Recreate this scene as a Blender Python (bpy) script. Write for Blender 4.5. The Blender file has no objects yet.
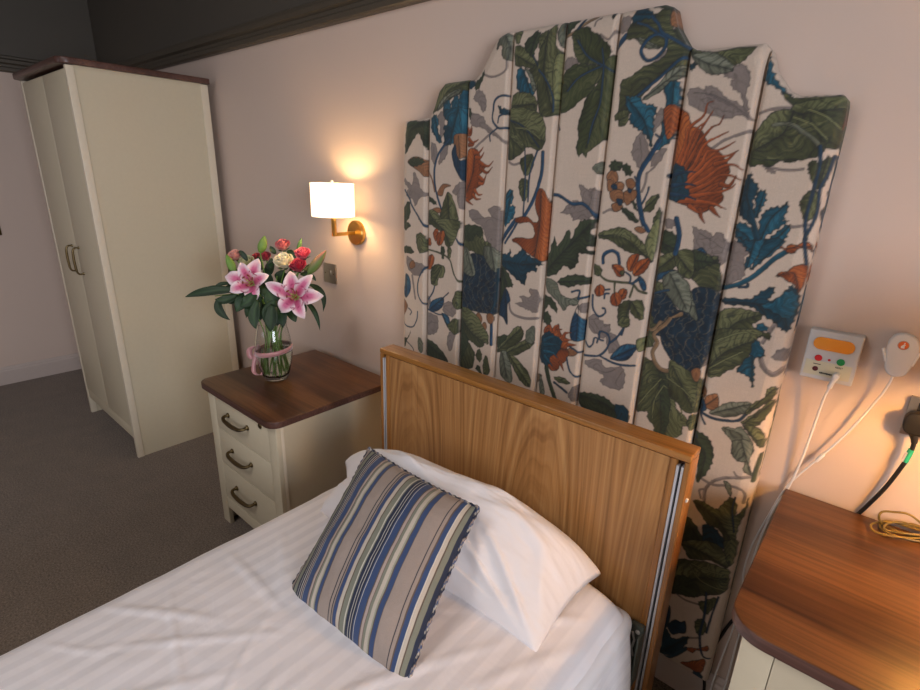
import bpy, bmesh, math, random
import numpy as np
from mathutils import Vector, Matrix, noise
random.seed(7)
PI=math.pi
scn=bpy.context.scene; COLL=scn.collection
# ---------------------------------------------------------------- camera (solved from the room's own edges)
CAM=dict(cy=-1.3617,cz=1.4818,yaw=40.172,pitch=-18.3103,roll=1.913,f=511.8038)
_y,_p,_r=[math.radians(CAM[k]) for k in('yaw','pitch','roll')]
cF=np.array([-math.sin(_y)*math.cos(_p),math.cos(_y)*math.cos(_p),math.sin(_p)])
_R=np.array([math.cos(_y),math.sin(_y),0.]); _U=np.cross(_R,cF)
cR=_R*math.cos(_r)+_U*math.sin(_r); cU=-_R*math.sin(_r)+_U*math.cos(_r)
cC=np.array([0.,CAM['cy'],CAM['cz']])
def ray(px,py): return cR*(px-460)/CAM['f']-cU*(py-345)/CAM['f']+cF
def at(px,py,ax,v):
    """point of the sight line that lies on the plane (axis ax = v)"""
    d=ray(px,py); return cC+d*((v-cC[ax])/d[ax])
def atd(px,py,depth): return cC+ray(px,py)*depth
cam=bpy.data.objects.new('camera',bpy.data.cameras.new('camera')); COLL.objects.link(cam)
cam.data.sensor_width=36; cam.data.lens=36*CAM['f']/920; cam.data.clip_start=.02
cam.matrix_world=Matrix(((cR[0],cU[0],-cF[0],cC[0]),(cR[1],cU[1],-cF[1],cC[1]),(cR[2],cU[2],-cF[2],cC[2]),(0,0,0,1)))
scn.camera=cam

# ---------------------------------------------------------------- materials
def nm(name):
    m=bpy.data.materials.new(name); m.use_nodes=True; nt=m.node_tree
    return m,nt,nt.nodes['Principled BSDF']
def N(nt,t,**kw):
    n=nt.nodes.new(t)
    for k,v in kw.items():
        if k in n.inputs: n.inputs[k].default_value=v
        else: setattr(n,k,v)
    return n
def plain(name,col,rough=.5,metal=0,bump=0,bscale=60,**kw):
    m,nt,b=nm(name); b.inputs['Base Color'].default_value=(*col,1); b.inputs['Roughness'].default_value=rough; b.inputs['Metallic'].default_value=metal
    for k,v in kw.items(): b.inputs[k].default_value=v
    tc=N(nt,'ShaderNodeTexCoord'); no=N(nt,'ShaderNodeTexNoise',Scale=bscale,Detail=3.)
    nt.links.new(tc.outputs['Object'],no.inputs['Vector'])
    mx=N(nt,'ShaderNodeMixRGB',blend_type='MULTIPLY'); mx.inputs[0].default_value=.06
    mx.inputs[1].default_value=(*col,1); nt.links.new(no.outputs['Fac'],mx.inputs[2]); nt.links.new(mx.outputs[0],b.inputs['Base Color'])
    if bump:
        bp=N(nt,'ShaderNodeBump',Strength=bump,Distance=.002); nt.links.new(no.outputs['Fac'],bp.inputs['Height']); nt.links.new(bp.outputs[0],b.inputs['Normal'])
    return m
def wood(name,c0,c1,c2,axis,rough=.35,scale=1.,planks=0.,figure=1.,coat=0.,fine=.55,arch=None):
    """grain runs along axis (0,1,2)"""
    m,nt,b=nm(name); L=nt.links.new
    tc=N(nt,'ShaderNodeTexCoord'); mp=N(nt,'ShaderNodeMapping'); s=[26*scale]*3; s[axis]=(.5 if arch else 1.3)*scale; mp.inputs['Scale'].default_value=s
    L(tc.outputs['Object'],mp.inputs['Vector'])
    n1=N(nt,'ShaderNodeTexNoise',Scale=1.,Detail=6. if not arch else 3.,Roughness=.6,Distortion=0. if arch else .6*figure); L(mp.outputs[0],n1.inputs['Vector'])
    mp2=N(nt,'ShaderNodeMapping'); s2=[150*scale]*3; s2[axis]=(2 if arch else 5)*scale; mp2.inputs['Scale'].default_value=s2; L(tc.outputs['Object'],mp2.inputs['Vector'])
    n2=N(nt,'ShaderNodeTexNoise',Scale=1.,Detail=4.); L(mp2.outputs[0],n2.inputs['Vector'])
    mp3=N(nt,'ShaderNodeMapping'); s3=[6*scale]*3; s3[axis]=(.25 if arch else .9)*scale; mp3.inputs['Scale'].default_value=s3; L(tc.outputs['Object'],mp3.inputs['Vector'])
    n3=N(nt,'ShaderNodeTexNoise',Scale=1.,Detail=2.); L(mp3.outputs[0],n3.inputs['Vector'])
    r=N(nt,'ShaderNodeValToRGB'); e=r.color_ramp.elements; e[0].position=.30; e[0].color=(*c0,1); e[1].position=.70; e[1].color=(*c2,1)
    k=e.new(.5); k.color=(*c1,1)
    ad=N(nt,'ShaderNodeMath',operation='MULTIPLY_ADD'); L(n3.outputs['Fac'],ad.inputs[0]); ad.inputs[1].default_value=.8; 
    a2=N(nt,'ShaderNodeMath',operation='MULTIPLY_ADD'); L(n1.outputs['Fac'],a2.inputs[0]); a2.inputs[1].default_value=.75; a2.inputs[2].default_value=-.28
    L(a2.outputs[0],ad.inputs[2])
    # cathedral figure
    w=N(nt,'ShaderNodeTexWave',wave_type='RINGS',Scale=1.6*scale,Distortion=3.5*figure,Detail=2.); w.inputs['Detail Scale'].default_value=1.2
    if arch: w.inputs['Distortion'].default_value=.15; w.inputs['Scale'].default_value=2.0; w.inputs['Detail'].default_value=0.
    mp4=N(nt,'ShaderNodeMapping'); s4=[2.2]*3; s4[axis]=.28
    if arch: s4=[4.2]*3; s4[axis]=.95; mp4.inputs['Location'].default_value=(-arch[0]*s4[0],-arch[1]*s4[1],-arch[2]*s4[2])
    mp4.inputs['Scale'].default_value=s4; L(tc.outputs['Object'],mp4.inputs['Vector']); L(mp4.outputs[0],w.inputs['Vector'])
    a3=N(nt,'ShaderNodeMath',operation='MULTIPLY_ADD'); L(w.outputs['Fac'],a3.inputs[0]); a3.inputs[1].default_value=.26 if arch else .12*figure; L(ad.outputs[0],a3.inputs[2])
    if arch:
        # crown-cut figure: nested arches about a centre line, wandering slowly
        sx=N(nt,'ShaderNodeSeparateXYZ'); L(tc.outputs['Object'],sx.inputs[0])
        def ma(op,x,y):
            q=N(nt,'ShaderNodeMath',operation=op)
            for i,v in enumerate((x,y)):
                if isinstance(v,(int,float)): q.inputs[i].default_value=v
                else: L(v,q.inputs[i])
            return q.outputs[0]
        px=ma('PINGPONG',ma('SUBTRACT',sx.outputs[0],arch[0]),.24); dz=ma('MULTIPLY',ma('SUBTRACT',sx.outputs[2],arch[2]),.16)
        u=ma('SQRT',ma('ADD',ma('MULTIPLY',px,px),ma('MULTIPLY',dz,dz)),0)
        u=ma('ADD',u,ma('MULTIPLY',n3.outputs['Fac'],.10))
        n5=N(nt,'ShaderNodeTexNoise',noise_dimensions='1D',Scale=1.,Detail=3.); L(ma('MULTIPLY',u,95.),n5.inputs['W'])
        mixv=ma('ADD',ma('MULTIPLY',n5.outputs['Fac'],.48),ma('ADD',ma('MULTIPLY',n1.outputs['Fac'],.36),.09))
        L(mixv,r.inputs[0])
    else:
        L(a3.outputs[0],r.inputs[0])
    mx=N(nt,'ShaderNodeMixRGB',blend_type='MULTIPLY'); mx.inputs[0].default_value=fine; L(r.outputs[0],mx.inputs[1])
    r2=N(nt,'ShaderNodeValToRGB'); r2.color_ramp.elements[0].position=.35; r2.color_ramp.elements[0].color=(.45,.45,.45,1); r2.color_ramp.elements[1].position=.58; L(n2.outputs['Fac'],r2.inputs[0]); L(r2.outputs[0],mx.inputs[2])
    L(mx.outputs[0],b.inputs['Base Color']); b.inputs['Roughness'].default_value=rough
    b.inputs['Specular IOR Level'].default_value=.38; b.inputs['Coat Weight'].default_value=coat; b.inputs['Coat Roughness'].default_value=.3
    bp=N(nt,'ShaderNodeBump',Strength=.12,Distance=.001); L(n2.outputs['Fac'],bp.inputs['Height']); L(bp.outputs[0],b.inputs['Normal'])
    return m
def attr_mat(name,rough=.6,bump=.3,bscale=700,sheen=0.,trans=0.):
    m,nt,b=nm(name); L=nt.links.new
    a=N(nt,'ShaderNodeAttribute',attribute_name='Col'); b.inputs['Roughness'].default_value=rough
    tc0=N(nt,'ShaderNodeTexCoord'); nn=N(nt,'ShaderNodeTexNoise',Scale=bscale*.5,Detail=3.); L(tc0.outputs['Object'],nn.inputs['Vector'])
    mr=N(nt,'ShaderNodeMapRange'); mr.inputs[1].default_value=.3; mr.inputs[2].default_value=.7; mr.inputs[3].default_value=.93; mr.inputs[4].default_value=1.05; L(nn.outputs['Fac'],mr.inputs[0])
    mm=N(nt,'ShaderNodeVectorMath',operation='SCALE'); L(a.outputs['Color'],mm.inputs[0]); L(mr.outputs[0],mm.inputs['Scale']); L(mm.outputs[0],b.inputs['Base Color'])
    b.inputs['Sheen Weight'].default_value=sheen
    if trans:
        b.inputs['Subsurface Weight'].default_value=trans; b.inputs['Subsurface Radius'].default_value=(.01,.006,.004)
    if bump:
        tc=N(nt,'ShaderNodeTexCoord'); no=N(nt,'ShaderNodeTexNoise',Scale=bscale,Detail=2.); L(tc.outputs['Object'],no.inputs['Vector'])
        bp=N(nt,'ShaderNodeBump',Strength=bump,Distance=.001); L(no.outputs['Fac'],bp.inputs['Height']); L(bp.outputs[0],b.inputs['Normal'])
    return m

# ---------------------------------------------------------------- object helpers
def link(name,me,mat,parent=None):
    o=bpy.data.objects.new(name,me); COLL.objects.link(o)
    if mat is not None: me.materials.append(mat)
    if parent is not None:
        o.parent=parent; o.matrix_parent_inverse=Matrix.Translation(-parent.location)
    return o
def tag(o,label=None,cat=None,group=None,kind=None):
    if label: o['label']=label
    if cat: o['category']=cat
    if group: o['group']=group
    if kind: o['kind']=kind
    return o
def thing(name,label,cat,loc,group=None):
    o=bpy.data.objects.new(name,None); COLL.objects.link(o); o.location=loc; o.empty_display_size=.05
    return tag(o,label,cat,group)
def smooth(me,ang=40):
    for p in me.polygons: p.use_smooth=True
    try:
        me.set_sharp_from_angle(angle=math.radians(ang))
    except Exception: pass
class MB:
    def __init__(s): s.bm=bmesh.new()
    def box(s,x0,x1,y0,y1,z0,z1,bev=0.,seg=2):
        r=bmesh.ops.create_cube(s.bm,size=1); v=r['verts']
        for q in v: q.co=Vector(((x0+x1)/2+q.co.x*(x1-x0),(y0+y1)/2+q.co.y*(y1-y0),(z0+z1)/2+q.co.z*(z1-z0)))
        if bev>0:
            es=list({e for q in v for e in q.link_edges})
            bmesh.ops.bevel(s.bm,geom=es,offset=bev,segments=seg,affect='EDGES',profile=.6)
        return s
    def prism(s,pts,a0,a1,axis=2,bev=0.):
        """closed outline extruded along axis; pts are the two other coordinates in order"""
        def mk(p,a):
            if axis==2: return (p[0],p[1],a)
            if axis==1: return (p[0],a,p[1])
            return (a,p[0],p[1])
        lo=[s.bm.verts.new(mk(p,a0)) for p in pts]; hi=[s.bm.verts.new(mk(p,a1)) for p in pts]
        n=len(pts); f=[s.bm.faces.new(lo),s.bm.faces.new(hi)]
        for i in range(n): f.append(s.bm.faces.new((lo[i],lo[(i+1)%n],hi[(i+1)%n],hi[i])))
        bmesh.ops.recalc_face_normals(s.bm,faces=f)
        if bev>0:
            es=[e for e in f[0].edges]+[e for e in f[1].edges]
            bmesh.ops.bevel(s.bm,geom=es,offset=bev,segments=3,affect='EDGES',profile=.5)
        return s
    def tube(s,pts,r,n=10,cap=True,flat=1.):
        P=[Vector(p) for p in pts]; m=len(P); rs=r if hasattr(r,'__len__') else [r]*m
        rings=[]; up=None
        for i in range(m):
            t=(P[min(i+1,m-1)]-P[max(i-1,0)])
            if t.length<1e-9: t=Vector((0,0,1))
            t.normalize()
            if up is None:
                up=Vector((0,0,1)) if abs(t.z)<.9 else Vector((1,0,0))
            u=t.cross(up); 
            if u.length<1e-6: u=t.orthogonal()
            u.normalize(); v=u.cross(t).normalized(); up=v
            rings.append([s.bm.verts.new(P[i]+u*math.cos(2*PI*k/n)*rs[i]+v*math.sin(2*PI*k/n)*rs[i]*flat) for k in range(n)])
        for i in range(m-1):
            for k in range(n):
                s.bm.faces.new((rings[i][k],rings[i][(k+1)%n],rings[i+1][(k+1)%n],rings[i+1][k]))
        if cap:
            for rg in(rings[0],rings[-1]):
                try: s.bm.faces.new(rg)
                except Exception: pass
        return s
    def lathe(s,prof,c,n=40,axis=2,close=False,cap=True):
        """prof: (radius, height) pairs"""
        def mk(r,h,a):
            x,y=r*math.cos(a),r*math.sin(a)
            if axis==2: return (c[0]+x,c[1]+y,c[2]+h)
            if axis==1: return (c[0]+x,c[1]+h,c[2]+y)
            return (c[0]+h,c[1]+x,c[2]+y)
        rings=[[s.bm.verts.new(mk(max(r,1e-5),h,2*PI*k/n)) for k in range(n)] for r,h in prof]
        m=len(rings)
        for i in range(m if close else m-1):
            a,b=rings[i],rings[(i+1)%m]
            for k in range(n): s.bm.faces.new((a[k],a[(k+1)%n],b[(k+1)%n],b[k]))
        if cap and not close:
            s.bm.faces.new(rings[0]); s.bm.faces.new(rings[-1])
        return s
    def build(s,name,mat,parent=None,sm=40):
        bmesh.ops.remove_doubles(s.bm,verts=s.bm.verts[:],dist=1e-6)
        bmesh.ops.recalc_face_normals(s.bm,faces=s.bm.faces[:])
        me=bpy.data.meshes.new(name); s.bm.to_mesh(me); s.bm.free()
        if sm: smooth(me,sm)
        return link(name,me,mat,parent)
def grid_mesh(name,V,mat,parent=None,cols=None,uvs=None,closed_u=False,sm=True,extra=None):
    """V: array (rows, cols, 3)"""
    h,w=V.shape[:2]; me=bpy.data.meshes.new(name)
    idx=np.arange(h*w).reshape(h,w)
    if closed_u: idx=np.hstack([idx,idx[:,:1]])
    q=np.stack([idx[:-1,:-1],idx[:-1,1:],idx[1:,1:],idx[1:,:-1]],-1).reshape(-1,4)
    nf=len(q)
    me.vertices.add(h*w); me.vertices.foreach_set('co',V.reshape(-1).astype(np.float32))
    me.loops.add(nf*4); me.loops.foreach_set('vertex_index',q.reshape(-1).astype(np.int32))
    me.polygons.add(nf); me.polygons.foreach_set('loop_start',(np.arange(nf)*4).astype(np.int32)); me.polygons.foreach_set('loop_total',np.full(nf,4,np.int32))
    me.update(calc_edges=True); me.validate()
    if sm: me.polygons.foreach_set('use_smooth',np.ones(nf,bool))
    if cols is not None:
        a=me.color_attributes.new('Col','FLOAT_COLOR','POINT'); c=np.ones((h*w,4),np.float32); c[:,:3]=cols.reshape(-1,3); a.data.foreach_set('color',c.reshape(-1))
    return link(name,me,mat,parent)
def curve_pts(P,n=8):
    P=[Vector(p) for p in P]; out=[]; m=len(P)
    for i in range(m-1):
        p0,p1,p2,p3=P[max(i-1,0)],P[i],P[i+1],P[min(i+2,m-1)]
        for j in range(n):
            t=j/n; out.append(.5*((2*p1)+(-p0+p2)*t+(2*p0-5*p1+4*p2-p3)*t*t+(-p0+3*p1-3*p2+p3)*t**3))
    out.append(P[-1]); return out
def rrect(x0,x1,y0,y1,r,n=8,corners=(1,1,1,1)):
    """rounded rectangle, corners in order (x0,y0),(x1,y0),(x1,y1),(x0,y1)"""
    out=[]
    for (cx,cy,a0,on,X,Y) in((x0+r,y0+r,PI,corners[0],x0,y0),(x1-r,y0+r,1.5*PI,corners[1],x1,y0),(x1-r,y1-r,0,corners[2],x1,y1),(x0+r,y1-r,.5*PI,corners[3],x0,y1)):
        if not on: out.append((X,Y)); continue
        for k in range(n+1):
            a=a0+.5*PI*k/n; out.append((cx+r*math.cos(a),cy+r*math.sin(a)))
    return out
def fbm(x,y,z=0,o=4): return noise.fractal(Vector((x,y,z)),1.,2.,o)
# ---------------------------------------------------------------- printed linen of the tall headboard
BX0,BX1,BZ0,BZ1=-1.42,-.12,.09,1.90          # the rectangle of cloth that gets printed (metres)
RES=.0011
NXI=int((BX1-BX0)/RES); NZI=int((BZ1-BZ0)/RES)
SEAMS=[-1.42,-1.272,-1.109,-.951,-.786,-.640,-.464,-.303,-.10]
TILES={'A':(395,0,6.133),'B':(540,0,6.133),'C':(690,30,5.388),'D':(395,110,6.133),'E':(540,110,6.133),'F':(690,140,6.133),
'G':(395,220,6.133),'H':(540,220,6.133),'I':(690,240,6.133),'J':(395,290,6.133),'K':(540,320,6.133),'M':(670,340,6.133),
'N':(660,440,6.571),'O':(640,540,6.571),'Q':(630,590,6.815),'P':(390,170,3.833),'R':(600,170,3.833),'Z':(0,0,1)}
COL={'n':(.205,.168,.150),'g':(.062,.070,.029),'dg':(.042,.054,.018),'gd':(.030,.042,.020),'gg':(.120,.130,.092),'lg':(.17,.18,.075),
't':(.006,.066,.105),'td':(.005,.036,.058),'b':(.009,.046,.098),'bd':(.006,.030,.062),'o':(.25,.055,.012),'r':(.24,.105,.045),
'y':(.30,.24,.13),'net':(.004,.018,.033),'k':(.012,.014,.012),'w':(.56,.455,.365),'br':(.20,.125,.065)}
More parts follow.
